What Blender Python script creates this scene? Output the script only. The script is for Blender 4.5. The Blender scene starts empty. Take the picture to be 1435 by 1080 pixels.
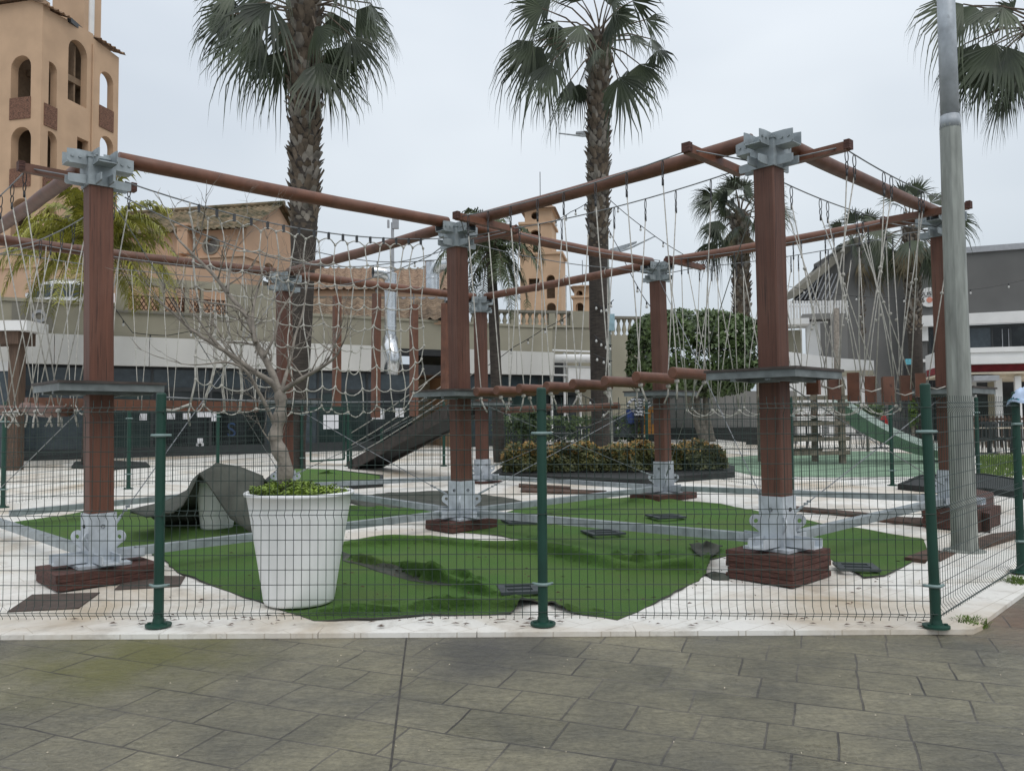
import bpy, math, random
from mathutils import Vector, Matrix
from mathutils.geometry import tessellate_polygon, delaunay_2d_cdt
V=Vector
rnd=random.Random(7)
sc=bpy.context.scene
COL=sc.collection
# ---------------------------------------------------------------- camera
F=1130.0; PITCH=.042; ROLL=.006; H=1.389
fw=V((0,math.cos(PITCH),math.sin(PITCH))); up0=V((0,-math.sin(PITCH),math.cos(PITCH))); X0=V((1,0,0))
cr,sr=math.cos(ROLL),math.sin(ROLL)
RT=cr*X0-sr*up0; UP=sr*X0+cr*up0
CAM=V((0,0,H))
cd=bpy.data.cameras.new('camera'); co=bpy.data.objects.new('camera',cd); COL.objects.link(co)
m=Matrix.Identity(4)
for i in range(3):
    m[i][0]=RT[i]; m[i][1]=UP[i]; m[i][2]=-fw[i]; m[i][3]=CAM[i]
co.matrix_world=m
cd.sensor_width=36; cd.lens=F/1435*36; cd.clip_start=.05; cd.clip_end=3000
sc.camera=co
K=.018
def gz(y):
    return K*(min(y,45)-5.37)
def ray(px,py): return RT*((px-717.5)/F)+UP*((540-py)/F)+fw
def P(px,py,Y):
    d=ray(px,py); return CAM+d*(Y/d.y)
def G(px,py,off=0.0):
    d=ray(px,py); t=(-K*5.37+off-H)/(d.z-K*d.y); return CAM+d*t
def onplane(px,py,A,n):
    d=ray(px,py); return CAM+d*((A-CAM).dot(n)/d.dot(n))
# ---------------------------------------------------------------- mesh builder
class MB:
    def __init__(s): s.v=[];s.f=[];s.m=[]
    def add(s,vs,fs,mi=0):
        o=len(s.v); s.v+= [V(p) for p in vs]
        s.f+=[[o+i for i in f] for f in fs]; s.m+=[mi]*len(fs); return s
    def box(s,c,size,R=None,mi=0):
        c=V(c);hx,hy,hz=[q/2 for q in size]
        R=R or Matrix.Identity(3)
        vs=[c+R@V((x*hx,y*hy,z*hz)) for x in(-1,1) for y in(-1,1) for z in(-1,1)]
        return s.add(vs,[(0,1,3,2),(4,6,7,5),(0,4,5,1),(2,3,7,6),(0,2,6,4),(1,5,7,3)],mi)
    def bar(s,a,b,w,h,upv=V((0,0,1)),mi=0):
        a=V(a);b=V(b);d=b-a;L=d.length;y=d.normalized();x=y.cross(upv)
        if x.length<1e-4:x=y.cross(V((0,1,0)))
        x.normalize();z=x.cross(y)
        R=Matrix((x,y,z)).transposed()
        return s.box((a+b)/2,(w,L,h),R,mi)
    def tube(s,pts,r,n=6,cap=True,mi=0):
        pts=[V(p) for p in pts];N=len(pts)
        rs=r if isinstance(r,(list,tuple)) else [r]*N
        t0=(pts[1]-pts[0]).normalized()
        x=t0.cross(V((0,0,1)))
        if x.length<1e-3:x=t0.cross(V((0,1,0)))
        x.normalize();vs=[]
        for i,p in enumerate(pts):
            t=(pts[min(i+1,N-1)]-pts[max(i-1,0)])
            if t.length<1e-9:t=t0
            t.normalize();x=(x-t*x.dot(t))
            if x.length<1e-6:x=t.orthogonal()
            x.normalize();y=t.cross(x)
            for k in range(n):
                a=2*math.pi*k/n
                vs.append(p+(x*math.cos(a)+y*math.sin(a))*rs[i])
        fs=[]
        for i in range(N-1):
            for k in range(n):
                k2=(k+1)%n
                fs.append((i*n+k,i*n+k2,(i+1)*n+k2,(i+1)*n+k))
        if cap:
            fs.append(tuple(range(n-1,-1,-1)));fs.append(tuple((N-1)*n+k for k in range(n)))
        return s.add(vs,fs,mi)
    def lathe(s,c,prof,n=32,mi=0,axis=None):
        c=V(c);vs=[]
        R=Matrix.Identity(3)
        if axis is not None: R=V((0,0,1)).rotation_difference(V(axis)).to_matrix()
        for r,z in prof:
            for k in range(n):
                a=2*math.pi*k/n;vs.append(c+R@V((r*math.cos(a),r*math.sin(a),z)))
        fs=[]
        for i in range(len(prof)-1):
            for k in range(n):
                k2=(k+1)%n;fs.append((i*n+k,i*n+k2,(i+1)*n+k2,(i+1)*n+k))
        return s.add(vs,fs,mi)
    def plate(s,polys,o,u,v,n,t,mi=0):
        """polys=[outer,hole..] 2-D; plate from o, thickness t along n (front face at o)"""
        o=V(o);flat=[p for q in polys for p in q]
        if len(polys)>1:
            cons=[];k=0
            for q in polys:
                cons+=[(k+i,k+(i+1)%len(q)) for i in range(len(q))];k+=len(q)
            r=delaunay_2d_cdt([V((p[0],p[1])) for p in flat],cons,[],0,1e-7)
            def ins(c):
                res=False
                for q in polys:
                    for i in range(len(q)):
                        a=q[i];b=q[(i+1)%len(q)]
                        if (a[1]>c[1])!=(b[1]>c[1]) and c[0]<(b[0]-a[0])*(c[1]-a[1])/(b[1]-a[1])+a[0]:res=not res
                return res
            mp=[o[0] if o else -1 for o in r[3]]
            tri=[]
            for f in r[2]:
                cx=sum(r[0][i].x for i in f)/len(f);cy=sum(r[0][i].y for i in f)/len(f)
                g=[mp[i] for i in f]
                if -1 not in g and ins((cx,cy)):tri.append(g)
        else:
            tri=tessellate_polygon([[V((p[0],p[1],0)) for p in q] for q in polys])
        A=[o+u*p[0]+v*p[1] for p in flat];B=[p+n*t for p in A];N=len(flat)
        fs=[tuple(x) for x in tri]+[tuple(reversed([i+N for i in x])) for x in tri]
        k=0
        for q in polys:
            L=len(q)
            for i in range(L):
                a=k+i;b=k+(i+1)%L;fs.append((a,b,b+N,a+N))
            k+=L
        return s.add(A+B,fs,mi)
    def build(s,name,mats,parent=None,smooth=False,origin=None):
        if not isinstance(mats,(list,tuple)):mats=[mats]
        me=bpy.data.meshes.new(name)
        if origin is None:
            if parent is not None: origin=world_loc(parent)
            elif s.v:
                xs=[p.x for p in s.v];ys=[p.y for p in s.v];zs=[p.z for p in s.v]
                origin=V(((min(xs)+max(xs))/2,(min(ys)+max(ys))/2,min(zs)))
        me.from_pydata([tuple(p-origin) for p in s.v],[],s.f)
        for q in mats: me.materials.append(q)
        if len(mats)>1: me.polygons.foreach_set('material_index',s.m)
        if smooth: me.polygons.foreach_set('use_smooth',[True]*len(me.polygons))
        me.update()
        ob=bpy.data.objects.new(name,me);COL.objects.link(ob)
        if parent is not None: ob.parent=parent
        ob.location=origin-(world_loc(parent) if parent is not None else V((0,0,0)))
        return ob
def world_loc(o):
    l=V(o.location)
    while o.parent is not None:
        o=o.parent;l+=V(o.location)
    return l
def tag(o,label,cat,group=None,kind=None):
    if label:o['label']=label
    if cat:o['category']=cat
    if group:o['group']=group
    if kind:o['kind']=kind
    return o
def thing(name,label,cat,loc,group=None):
    o=bpy.data.objects.new(name,None);COL.objects.link(o);o.location=V(loc);o.empty_display_size=.2
    return tag(o,label,cat,group)
def one(mb,name,mats,label,cat,group=None,smooth=False,kind=None):
    return tag(mb.build(name,mats,None,smooth),label,cat,group,kind)
def struct(mb,name,mats,smooth=False):
    o=mb.build(name,mats,None,smooth);o['kind']='structure';return o
def text_part(name,body,size,o,u,v,n,mat,parent,depth=.01,xs=1.0):
    cu=bpy.data.curves.new(name,'FONT');cu.body=body;cu.size=size;cu.align_x='CENTER';cu.align_y='CENTER';cu.extrude=depth
    t=bpy.data.objects.new(name+'_curve',cu);COL.objects.link(t)
    dg=bpy.context.evaluated_depsgraph_get();me=bpy.data.meshes.new_from_object(t.evaluated_get(dg))
    bpy.data.objects.remove(t)
    R=Matrix((u,v,n)).transposed()
    w=world_loc(parent)
    for q in me.vertices: q.co=R@V((q.co.x*xs,q.co.y,q.co.z))+V(o)-w
    me.materials.clear();me.materials.append(mat)
    ob=bpy.data.objects.new(name,me);COL.objects.link(ob);ob.parent=parent;return ob
# ---------------------------------------------------------------- materials
def nd(nt,t,**kw):
    n=nt.nodes.new(t)
    for k,v in kw.items(): setattr(n,k,v)
    return n
def M(name,col,rough=.8,metal=0.0,var=.2,scale=6.0,col2=None,bump=0.0,bscale=60.0,coord='Object',stretch=None,spec=.5,detail=5.0,lo=.3,hi=.7,emit=None,trans=0.0):
    mt=bpy.data.materials.new(name);mt.use_nodes=True;nt=mt.node_tree
    b=nt.nodes['Principled BSDF'];b.inputs['Roughness'].default_value=rough;b.inputs['Metallic'].default_value=metal
    b.inputs['Specular IOR Level'].default_value=spec
    tc=nd(nt,'ShaderNodeTexCoord')
    src=tc.outputs['Object']
    if coord=='world':
        g=nd(nt,'ShaderNodeNewGeometry');src=g.outputs['Position']
    if stretch:
        mp=nd(nt,'ShaderNodeMapping');mp.inputs['Scale'].default_value=stretch
        nt.links.new(src,mp.inputs[0]);src=mp.outputs[0]
    nz=nd(nt,'ShaderNodeTexNoise');nz.inputs['Scale'].default_value=scale;nz.inputs['Detail'].default_value=detail
    nt.links.new(src,nz.inputs['Vector'])
    rp=nd(nt,'ShaderNodeValToRGB');rp.color_ramp.elements[0].position=lo;rp.color_ramp.elements[1].position=hi
    c1=[max(0,c*(1-var)) for c in col];c2=col2 or [c*(1+var) for c in col]
    rp.color_ramp.elements[0].color=(*c1,1);rp.color_ramp.elements[1].color=(*c2,1)
    nt.links.new(nz.outputs['Fac'],rp.inputs[0]);nt.links.new(rp.outputs[0],b.inputs['Base Color'])
    if bump:
        n2=nd(nt,'ShaderNodeTexNoise');n2.inputs['Scale'].default_value=bscale;n2.inputs['Detail'].default_value=4
        nt.links.new(src,n2.inputs['Vector'])
        bp=nd(nt,'ShaderNodeBump');bp.inputs['Strength'].default_value=bump;bp.inputs['Distance'].default_value=.02
        nt.links.new(n2.outputs['Fac'],bp.inputs['Height']);nt.links.new(bp.outputs[0],b.inputs['Normal'])
    if emit:
        b.inputs['Emission Color'].default_value=(*emit[:3],1);b.inputs['Emission Strength'].default_value=emit[3]
    if trans: b.inputs['Transmission Weight'].default_value=trans
    return mt
def mix(nt,a,b,fac,blend='MIX'):
    n=nd(nt,'ShaderNodeMix',data_type='RGBA',blend_type=blend)
    for sock,val in ((n.inputs[0],fac),(n.inputs[6],a),(n.inputs[7],b)):
        if hasattr(val,'is_output'): nt.links.new(val,sock)
        elif isinstance(val,(int,float)): sock.default_value=val
        else: sock.default_value=(*val,1)
    return n.outputs[2]
def ramp(nt,src,p0,p1,c0=(0,0,0),c1=(1,1,1)):
    r=nd(nt,'ShaderNodeValToRGB');r.color_ramp.elements[0].position=p0;r.color_ramp.elements[1].position=p1
    r.color_ramp.elements[0].color=(*c0,1);r.color_ramp.elements[1].color=(*c1,1)
    nt.links.new(src,r.inputs[0]);return r.outputs[0]
def noise(nt,src,scale,detail=5,rough=.55,dist=0):
    n=nd(nt,'ShaderNodeTexNoise');n.inputs['Scale'].default_value=scale;n.inputs['Detail'].default_value=detail
    n.inputs['Roughness'].default_value=rough;n.inputs['Distortion'].default_value=dist
    nt.links.new(src,n.inputs['Vector']);return n.outputs['Fac']
def posmap(nt,rot=0,scale=(1,1,1),loc=(0,0,0)):
    g=nd(nt,'ShaderNodeNewGeometry');mp=nd(nt,'ShaderNodeMapping')
    mp.inputs['Rotation'].default_value=(0,0,rot);mp.inputs['Scale'].default_value=scale;mp.inputs['Location'].default_value=loc
    nt.links.new(g.outputs['Position'],mp.inputs[0]);return mp.outputs[0]
MT={}
MT['wood']=M('red_brown_timber',(.125,.044,.026),rough=.6,var=.22,scale=3,stretch=(14,14,.8),bump=.15,bscale=14)
MT['log']=M('red_brown_log',(.14,.048,.027),rough=.5,var=.45,scale=4,bump=.12,bscale=30)
MT['plank']=M('weathered_timber',(.085,.05,.035),rough=.85,var=.45,scale=9,bump=.4,bscale=40)
MT['block']=M('dark_red_timber',(.075,.03,.022),rough=.8,var=.5,scale=5,stretch=(3,3,22),bump=.5,bscale=5)
MT['galv']=M('galvanised_steel',(.30,.335,.35),rough=.5,metal=.35,var=.25,scale=9,bump=.04)
MT['galvp']=M('galvanised_paint',(.44,.475,.51),rough=.55,metal=.15,var=.2,scale=12)
MT['pole']=M('galvanised_pole',(.27,.285,.26),rough=.5,metal=.25,var=.35,scale=3,stretch=(5,5,.7))
MT['dark']=M('black_rubber',(.018,.02,.02),rough=.75,var=.4,scale=10)
MT['deck']=M('dark_deck_board',(.055,.045,.04),rough=.8,var=.4,scale=8)
MT['green']=M('green_powder_coat',(.006,.045,.030),rough=.5,var=.2,scale=4)
MT['clamp']=M('grey_green_clamp',(.2,.28,.27),rough=.5,var=.2)
MT['wire']=M('dark_green_wire',(.010,.028,.022),rough=.5,var=.1)
MT['rope']=M('beige_rope',(.43,.415,.375),rough=.9,var=.25,scale=30,bump=.3,bscale=150)
MT['cable']=M('steel_cable',(.20,.21,.22),rough=.45,metal=.5,var=.2)
MT['iron']=M('dark_iron',(.06,.062,.065),rough=.5,metal=.5,var=.3)
MT['pot']=M('white_plastic',(.80,.81,.81),rough=.4,var=.07,scale=2.2,stretch=(3,3,1),lo=.25,hi=.6)
MT['bark']=M('grey_bark',(.22,.195,.165),rough=.9,var=.35,scale=12,bump=.4,bscale=50)
MT['ptrunk']=M('palm_trunk',(.045,.037,.031),rough=.95,var=.4,scale=2.5,stretch=(2,2,9),bump=.5,bscale=4)
MT['pboot']=M('palm_boots',(.11,.085,.062),rough=.95,var=.5,scale=4,bump=.3,bscale=20)
MT['pboot2']=M('palm_boots_old',(.19,.17,.145),rough=.95,var=.5,scale=4,bump=.3,bscale=20)
MT['frond']=M('palm_frond',(.020,.033,.014),rough=.5,var=.4,scale=1.2,col2=(.055,.075,.032))
MT['frond2']=M('feather_frond',(.17,.19,.03),rough=.55,var=.4,scale=1.3,col2=(.42,.40,.06))
MT['frond3']=M('grey_feather_frond',(.05,.075,.032),rough=.55,var=.4,scale=1.3,col2=(.11,.14,.06))
MT['dead']=M('dry_frond',(.14,.115,.07),rough=.9,var=.4,scale=2)
MT['leaf']=M('ficus_leaf',(.032,.062,.019),rough=.5,var=.35,scale=2.5,col2=(.105,.16,.045))
MT['hleaf']=M('hedge_leaf',(.035,.055,.018),rough=.6,var=.4,scale=5,col2=(.125,.13,.04))
MT['hleaf2']=M('hedge_new_growth',(.24,.12,.03),rough=.6,var=.4,scale=5,col2=(.40,.25,.06))
MT['cover']=M('clover',(.10,.17,.02),rough=.6,var=.4,scale=8,col2=(.24,.34,.04))
MT['seam']=M('pavement_seam',(.05,.046,.04),rough=.9,var=.4,scale=20)
MT['glassg']=M('green_grey_glass',(.02,.035,.033),rough=.12,var=.5,scale=1.5)
MT['weed']=M('weed',(.09,.15,.02),rough=.7,var=.4,scale=8)
MT['white']=M('white_render',(.70,.70,.69),rough=.7,var=.06,scale=2)
MT['fascia']=M('off_white_fascia',(.60,.59,.56),rough=.55,var=.08,scale=1.2,stretch=(1,1,.4))
MT['khaki']=M('khaki_render',(.30,.28,.215),rough=.9,var=.14,scale=.8,bump=.1)
MT['khakid']=M('dark_khaki_render',(.19,.18,.15),rough=.9,var=.14,scale=.8)
MT['tan']=M('ochre_render',(.48,.325,.21),rough=.9,var=.10,scale=.9,bump=.08)
MT['pink']=M('pink_render',(.48,.32,.215),rough=.9,var=.13,scale=.7)
MT['brick']=M('terracotta_lattice',(.15,.075,.048),rough=.9,var=.5,scale=30,lo=.45,hi=.55)
MT['shade']=M('shaded_ochre_wall',(.20,.14,.09),rough=.9,var=.15)  # ochre render darkened: the shade indoors is put into the colour
MT['glass']=M('dark_glass',(.010,.013,.014),rough=.10,var=.3,scale=.9,col2=(.05,.06,.062),lo=.45,hi=.75)  # paler mottling in the colour stands in for reflections
MT['lattice']=M('brown_lattice',(.085,.045,.03),rough=.9,var=.3)
MT['galvd']=M('dark_galvanised_steel',(.17,.19,.19),rough=.5,metal=.3,var=.3,scale=7)
MT['glassb']=M('blue_grey_glass',(.05,.065,.075),rough=.15,var=.2)
MT['frame']=M('dark_frame',(.028,.032,.034),rough=.5,var=.2)
MT['grey']=M('dark_grey_render',(.125,.125,.122),rough=.85,var=.12,scale=.6)
MT['grey2']=M('mid_grey_render',(.21,.205,.195),rough=.85,var=.1,scale=.6)
MT['trim']=M('grey_metal_trim',(.34,.35,.37),rough=.5,metal=.2,var=.1)
MT['duct']=M('bright_duct',(.62,.64,.66),rough=.22,metal=.9,var=.12,scale=5)
MT['red']=M('dark_red_fabric',(.20,.02,.025),rough=.8,var=.2)
MT['greywood']=M('grey_weathered_timber',(.15,.13,.10),rough=.9,var=.4,scale=8,bump=.3,bscale=40)
MT['cream']=M('cream_canvas',(.62,.54,.42),rough=.85,var=.1)
MT['brown']=M('dark_brown_timber',(.085,.052,.034),rough=.75,var=.35,scale=4,stretch=(8,8,1))
MT['paper']=M('white_paper',(.75,.75,.78),rough=.8,var=.06)
MT['bulb']=M('frosted_bulb',(.5,.5,.48),rough=.25,var=.05)
MT['black']=M('black_plastic',(.012,.012,.013),rough=.45,var=.3)
MT['carw']=M('white_car_paint',(.72,.73,.75),rough=.2,var=.03)
MT['slide']=M('pale_slide',(.42,.50,.46),rough=.35,var=.15)
MT['slideg']=M('green_slide_side',(.05,.11,.06),rough=.5,var=.15)
MT['yellow']=M('orange_yellow_plastic',(.65,.26,.02),rough=.4,var=.2)
MT['blueS']=M('dim_blue_sign',(.012,.04,.11),rough=.4)
MT['blue']=M('blue_plastic',(.02,.05,.22),rough=.4,var=.2)
MT['skin']=M('skin',(.42,.24,.17),rough=.6,var=.08)
MT['hair']=M('dark_hair',(.02,.014,.01),rough=.6,var=.3)
MT['trou']=M('dark_trousers',(.02,.016,.02),rough=.85,var=.3)
MT['gplate']=M('dark_grey_plastic',(.045,.055,.06),rough=.6,var=.25)
MT['mat']=M('dark_brown_mat',(.075,.055,.045),rough=.9,var=.25,scale=12)
MT['back']=M('turf_backing',(.058,.062,.05),rough=.9,var=.3,scale=4,bump=.3,bscale=60)
MT['tile']=M('clay_roof_tile',(.15,.098,.06),rough=.9,var=.5,scale=3,col2=(.28,.20,.13))
MT['tile2']=M('brown_roof_tile',(.20,.12,.075),rough=.9,var=.4,scale=6,col2=(.34,.23,.15))
MT['moss']=M('mossy_roof_tile',(.062,.070,.032),rough=.95,var=.45,scale=2.5,col2=(.23,.165,.10))
MT['cloth']=M('pale_blue_cloth',(.42,.52,.68),rough=.8,var=.25,scale=14)
MT['cloth2']=M('teal_cloth_hem',(.10,.33,.40),rough=.8,var=.2,scale=14)
MT['lit']=M('lit_lamp',(.9,.6,.3),emit=(1,.62,.28,5))
MT['pgreen']=M('green_safety_floor',(.17,.26,.175),rough=.9,var=.22,scale=1.2,coord='world')
# zebra shirt
def zebra():
    mt=bpy.data.materials.new('black_white_print');mt.use_nodes=True;nt=mt.node_tree;b=nt.nodes['Principled BSDF']
    s=posmap(nt);w=nd(nt,'ShaderNodeTexWave');w.bands_direction='Z';w.inputs['Scale'].default_value=3.2;w.inputs['Distortion'].default_value=6;w.inputs['Detail Scale'].default_value=2.5
    nt.links.new(s,w.inputs['Vector']);c=ramp(nt,w.outputs['Fac'],.32,.42,(.02,.02,.025),(.72,.73,.78));nt.links.new(c,b.inputs['Base Color']);b.inputs['Roughness'].default_value=.85;return mt
MT['zebra']=zebra()
def mat_timber(name,col,stretch,pale,rough=.6,rust=None,metal=0.0,streak=(.30,.40)):
    mt=bpy.data.materials.new(name);mt.use_nodes=True;nt=mt.node_tree;b=nt.nodes['Principled BSDF']
    tc=nd(nt,'ShaderNodeTexCoord');oi=nd(nt,'ShaderNodeObjectInfo')
    ad=nd(nt,'ShaderNodeVectorMath',operation='ADD');nt.links.new(tc.outputs['Object'],ad.inputs[0])
    cb=nd(nt,'ShaderNodeCombineXYZ')
    ml=nd(nt,'ShaderNodeMath',operation='MULTIPLY');ml.inputs[1].default_value=37;nt.links.new(oi.outputs['Random'],ml.inputs[0])
    for k in range(3):nt.links.new(ml.outputs[0],cb.inputs[k])
    nt.links.new(cb.outputs[0],ad.inputs[1])
    mp=nd(nt,'ShaderNodeMapping');mp.inputs['Scale'].default_value=stretch;nt.links.new(ad.outputs[0],mp.inputs[0])
    base=mix(nt,[c*.72 for c in col],[c*1.28 for c in col],ramp(nt,noise(nt,mp.outputs[0],2.2,6,.6),.3,.7))
    fade=ramp(nt,noise(nt,ad.outputs[0],1.5,5,.6),.50,.74)
    base=mix(nt,base,pale,mix(nt,(0,0,0),fade,.55))
    cr=ramp(nt,noise(nt,mp.outputs[0],3.6,3,.5),streak[0],streak[1],(1,1,1),(0,0,0))
    base=mix(nt,base,[c*.28 for c in col],mix(nt,(0,0,0),cr,.8))
    rv=nd(nt,'ShaderNodeMapRange');rv.inputs[3].default_value=.80;rv.inputs[4].default_value=1.18;nt.links.new(oi.outputs['Random'],rv.inputs[0])
    hs=nd(nt,'ShaderNodeHueSaturation');nt.links.new(rv.outputs[0],hs.inputs['Value']);nt.links.new(base,hs.inputs['Color'])
    nt.links.new(hs.outputs[0],b.inputs['Base Color']);b.inputs['Roughness'].default_value=rough;b.inputs['Metallic'].default_value=metal
    bp=nd(nt,'ShaderNodeBump');bp.inputs['Strength'].default_value=.5;bp.inputs['Distance'].default_value=.006
    nt.links.new(noise(nt,mp.outputs[0],3.6,3,.5),bp.inputs['Height']);nt.links.new(bp.outputs[0],b.inputs['Normal'])
    return mt
MT['wood']=mat_timber('red_brown_timber',(.112,.043,.025),(16,16,.55),(.17,.085,.06))
MT['log']=mat_timber('red_brown_log',(.128,.050,.027),(3.2,3.2,3.2),(.19,.10,.07),rough=.5,streak=(.24,.34))
MT['galvp']=mat_timber('galvanised_shoe',(.42,.455,.49),(3,3,2.2),(.52,.55,.58),rough=.5,metal=.2,streak=(.22,.36))
def mat_slab():
    mt=bpy.data.materials.new('white_painted_slab');mt.use_nodes=True;nt=mt.node_tree;b=nt.nodes['Principled BSDF']
    s=posmap(nt);s2=posmap(nt,rot=math.radians(-42))
    br=nd(nt,'ShaderNodeTexBrick');br.offset=.5;br.inputs['Scale'].default_value=1;br.inputs['Brick Width'].default_value=.62;br.inputs['Row Height'].default_value=.21
    br.inputs['Mortar Size'].default_value=.004;br.inputs['Mortar Smooth'].default_value=.6
    br.inputs['Color1'].default_value=(.80,.78,.735,1);br.inputs['Color2'].default_value=(.75,.73,.68,1);br.inputs['Mortar'].default_value=(.5,.46,.4,1)
    nt.links.new(s2,br.inputs['Vector'])
    st=ramp(nt,noise(nt,s,.55,8,.62,.6),.47,.70)
    c=mix(nt,br.outputs['Color'],(.47,.38,.27),st)
    st2=ramp(nt,noise(nt,s,3.2,8,.7,.3),.52,.82)
    c=mix(nt,c,(.34,.30,.25),st2)
    st3=ramp(nt,noise(nt,s,14,4,.6),.60,.75)
    sc_=mix(nt,(0,0,0),st3,.35)
    c=mix(nt,c,(.25,.21,.17),sc_)
    nt.links.new(c,b.inputs['Base Color']);b.inputs['Roughness'].default_value=.55
    return mt
def mat_pave():
    mt=bpy.data.materials.new('stamped_concrete');mt.use_nodes=True;nt=mt.node_tree;b=nt.nodes['Principled BSDF']
    s=posmap(nt);wn=nd(nt,'ShaderNodeTexNoise');wn.inputs['Scale'].default_value=1.6;nt.links.new(s,wn.inputs['Vector'])
    s2=posmap(nt,rot=math.radians(21),loc=(.13,.07,0))
    ad=nd(nt,'ShaderNodeVectorMath',operation='MULTIPLY_ADD');nt.links.new(wn.outputs['Color'],ad.inputs[0]);ad.inputs[1].default_value=(.05,.05,0);nt.links.new(s2,ad.inputs[2])
    def brick(w,h,ms,off,sq,sqf):
        br=nd(nt,'ShaderNodeTexBrick');br.offset=off;br.squash=sq;br.squash_frequency=sqf;br.inputs['Scale'].default_value=1
        br.inputs['Brick Width'].default_value=w;br.inputs['Row Height'].default_value=h;br.inputs['Mortar Size'].default_value=ms;br.inputs['Mortar Smooth'].default_value=.35
        br.inputs['Color1'].default_value=(.166,.156,.116,1);br.inputs['Color2'].default_value=(.206,.192,.146,1);br.inputs['Mortar'].default_value=(.13,.12,.105,1);br.inputs['Bias'].default_value=-.1
        nt.links.new(ad.outputs[0],br.inputs['Vector']);return br
    br=brick(.50,.32,.006,.37,.62,3)
    c=br.outputs['Color']
    blot=ramp(nt,noise(nt,s,1.1,7,.62,.4),.36,.66)
    c=mix(nt,c,mix(nt,(.56,.57,.59),(1.18,1.15,1.05),blot),1.0,'MULTIPLY')
    fine=noise(nt,s,34,8,.78)
    c=mix(nt,c,mix(nt,(.62,.62,.62),(1.38,1.37,1.33),ramp(nt,fine,.32,.68)),1.0,'MULTIPLY')
    st=ramp(nt,noise(nt,posmap(nt,rot=math.radians(8),scale=(1,3.5,1)),5.0,6,.65,.5),.58,.74)
    c=mix(nt,c,(.20,.19,.165),mix(nt,(0,0,0),st,.30))
    # moss patch by the left post, dark grey patch near the kerb, reddish earth stain at the right
    def blob(cx,cy,r,seed):
        sp=posmap(nt,loc=(-cx,-cy,0));ln=nd(nt,'ShaderNodeVectorMath',operation='LENGTH');nt.links.new(sp,ln.inputs[0])
        mth=nd(nt,'ShaderNodeMath',operation='DIVIDE');nt.links.new(ln.outputs['Value'],mth.inputs[0]);mth.inputs[1].default_value=r
        sub=nd(nt,'ShaderNodeMath',operation='SUBTRACT');sub.inputs[0].default_value=1.35;nt.links.new(mth.outputs[0],sub.inputs[1])
        ml=nd(nt,'ShaderNodeMath',operation='MULTIPLY');ml.use_clamp=True;nt.links.new(sub.outputs[0],ml.inputs[0]);nt.links.new(noise(nt,s,seed,6,.65),ml.inputs[1])
        return ramp(nt,ml.outputs[0],.18,.62)
    c=mix(nt,c,(.115,.112,.022),mix(nt,(0,0,0),blob(-2.3,4.95,.95,2.3),.8))
    c=mix(nt,c,(.15,.09,.055),mix(nt,(0,0,0),blob(3.75,5.55,1.0,1.7),.9))
    c=mix(nt,c,(.045,.045,.047),mix(nt,(0,0,0),blob(-.2,5.0,.6,2.9),.55))
    pud=blob(1.35,3.55,.22,3.1)
    mort=br.outputs['Fac']
    keep=ramp(nt,noise(nt,s,1.7,3),.40,.66)
    mf=mix(nt,(0,0,0),mort,keep)
    c=mix(nt,c,(.038,.035,.031),mf)
    nt.links.new(c,b.inputs['Base Color'])
    rg=mix(nt,ramp(nt,noise(nt,s,1.4,5),.35,.65,(.28,.28,.28),(.60,.60,.60)),(.10,.10,.10),pud)
    nt.links.new(rg,b.inputs['Roughness'])
    hh=mix(nt,ramp(nt,noise(nt,posmap(nt,rot=math.radians(21),scale=(1,2.2,1)),6,8,.66,.6),.2,.8),(0,0,0),mf)
    bp=nd(nt,'ShaderNodeBump');bp.inputs['Strength'].default_value=.95;bp.inputs['Distance'].default_value=.018
    nt.links.new(hh,bp.inputs['Height']);nt.links.new(bp.outputs[0],b.inputs['Normal'])
    return mt
def mat_turf():
    mt=bpy.data.materials.new('artificial_turf');mt.use_nodes=True;nt=mt.node_tree;b=nt.nodes['Principled BSDF']
    s=posmap(nt)
    a=ramp(nt,noise(nt,s,150,3,.7),.3,.7,(.042,.115,.020),(.125,.245,.058))
    w=ramp(nt,noise(nt,s,1.3,6,.6),.38,.66)
    c=mix(nt,a,mix(nt,a,(.13,.17,.055),.5),w)
    d=ramp(nt,noise(nt,s,7,6,.7),.60,.78);c=mix(nt,c,(.035,.05,.018),mix(nt,(0,0,0),d,.5))
    nt.links.new(c,b.inputs['Base Color']);b.inputs['Roughness'].default_value=.85;b.inputs['Specular IOR Level'].default_value=.25
    bp=nd(nt,'ShaderNodeBump');bp.inputs['Strength'].default_value=1.0;bp.inputs['Distance'].default_value=.02
    nt.links.new(noise(nt,s,95,5,.75),bp.inputs['Height']);nt.links.new(bp.outputs[0],b.inputs['Normal'])
    return mt
MT['slab']=mat_slab();MT['pave']=mat_pave();MT['turf']=mat_turf()
MT['ground']=M('far_ground',(.33,.315,.29),rough=.8,var=.25,scale=.6,coord='world')
MT['shop']=M('shop_wall',(.02,.022,.024),rough=.8,var=.2)
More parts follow.
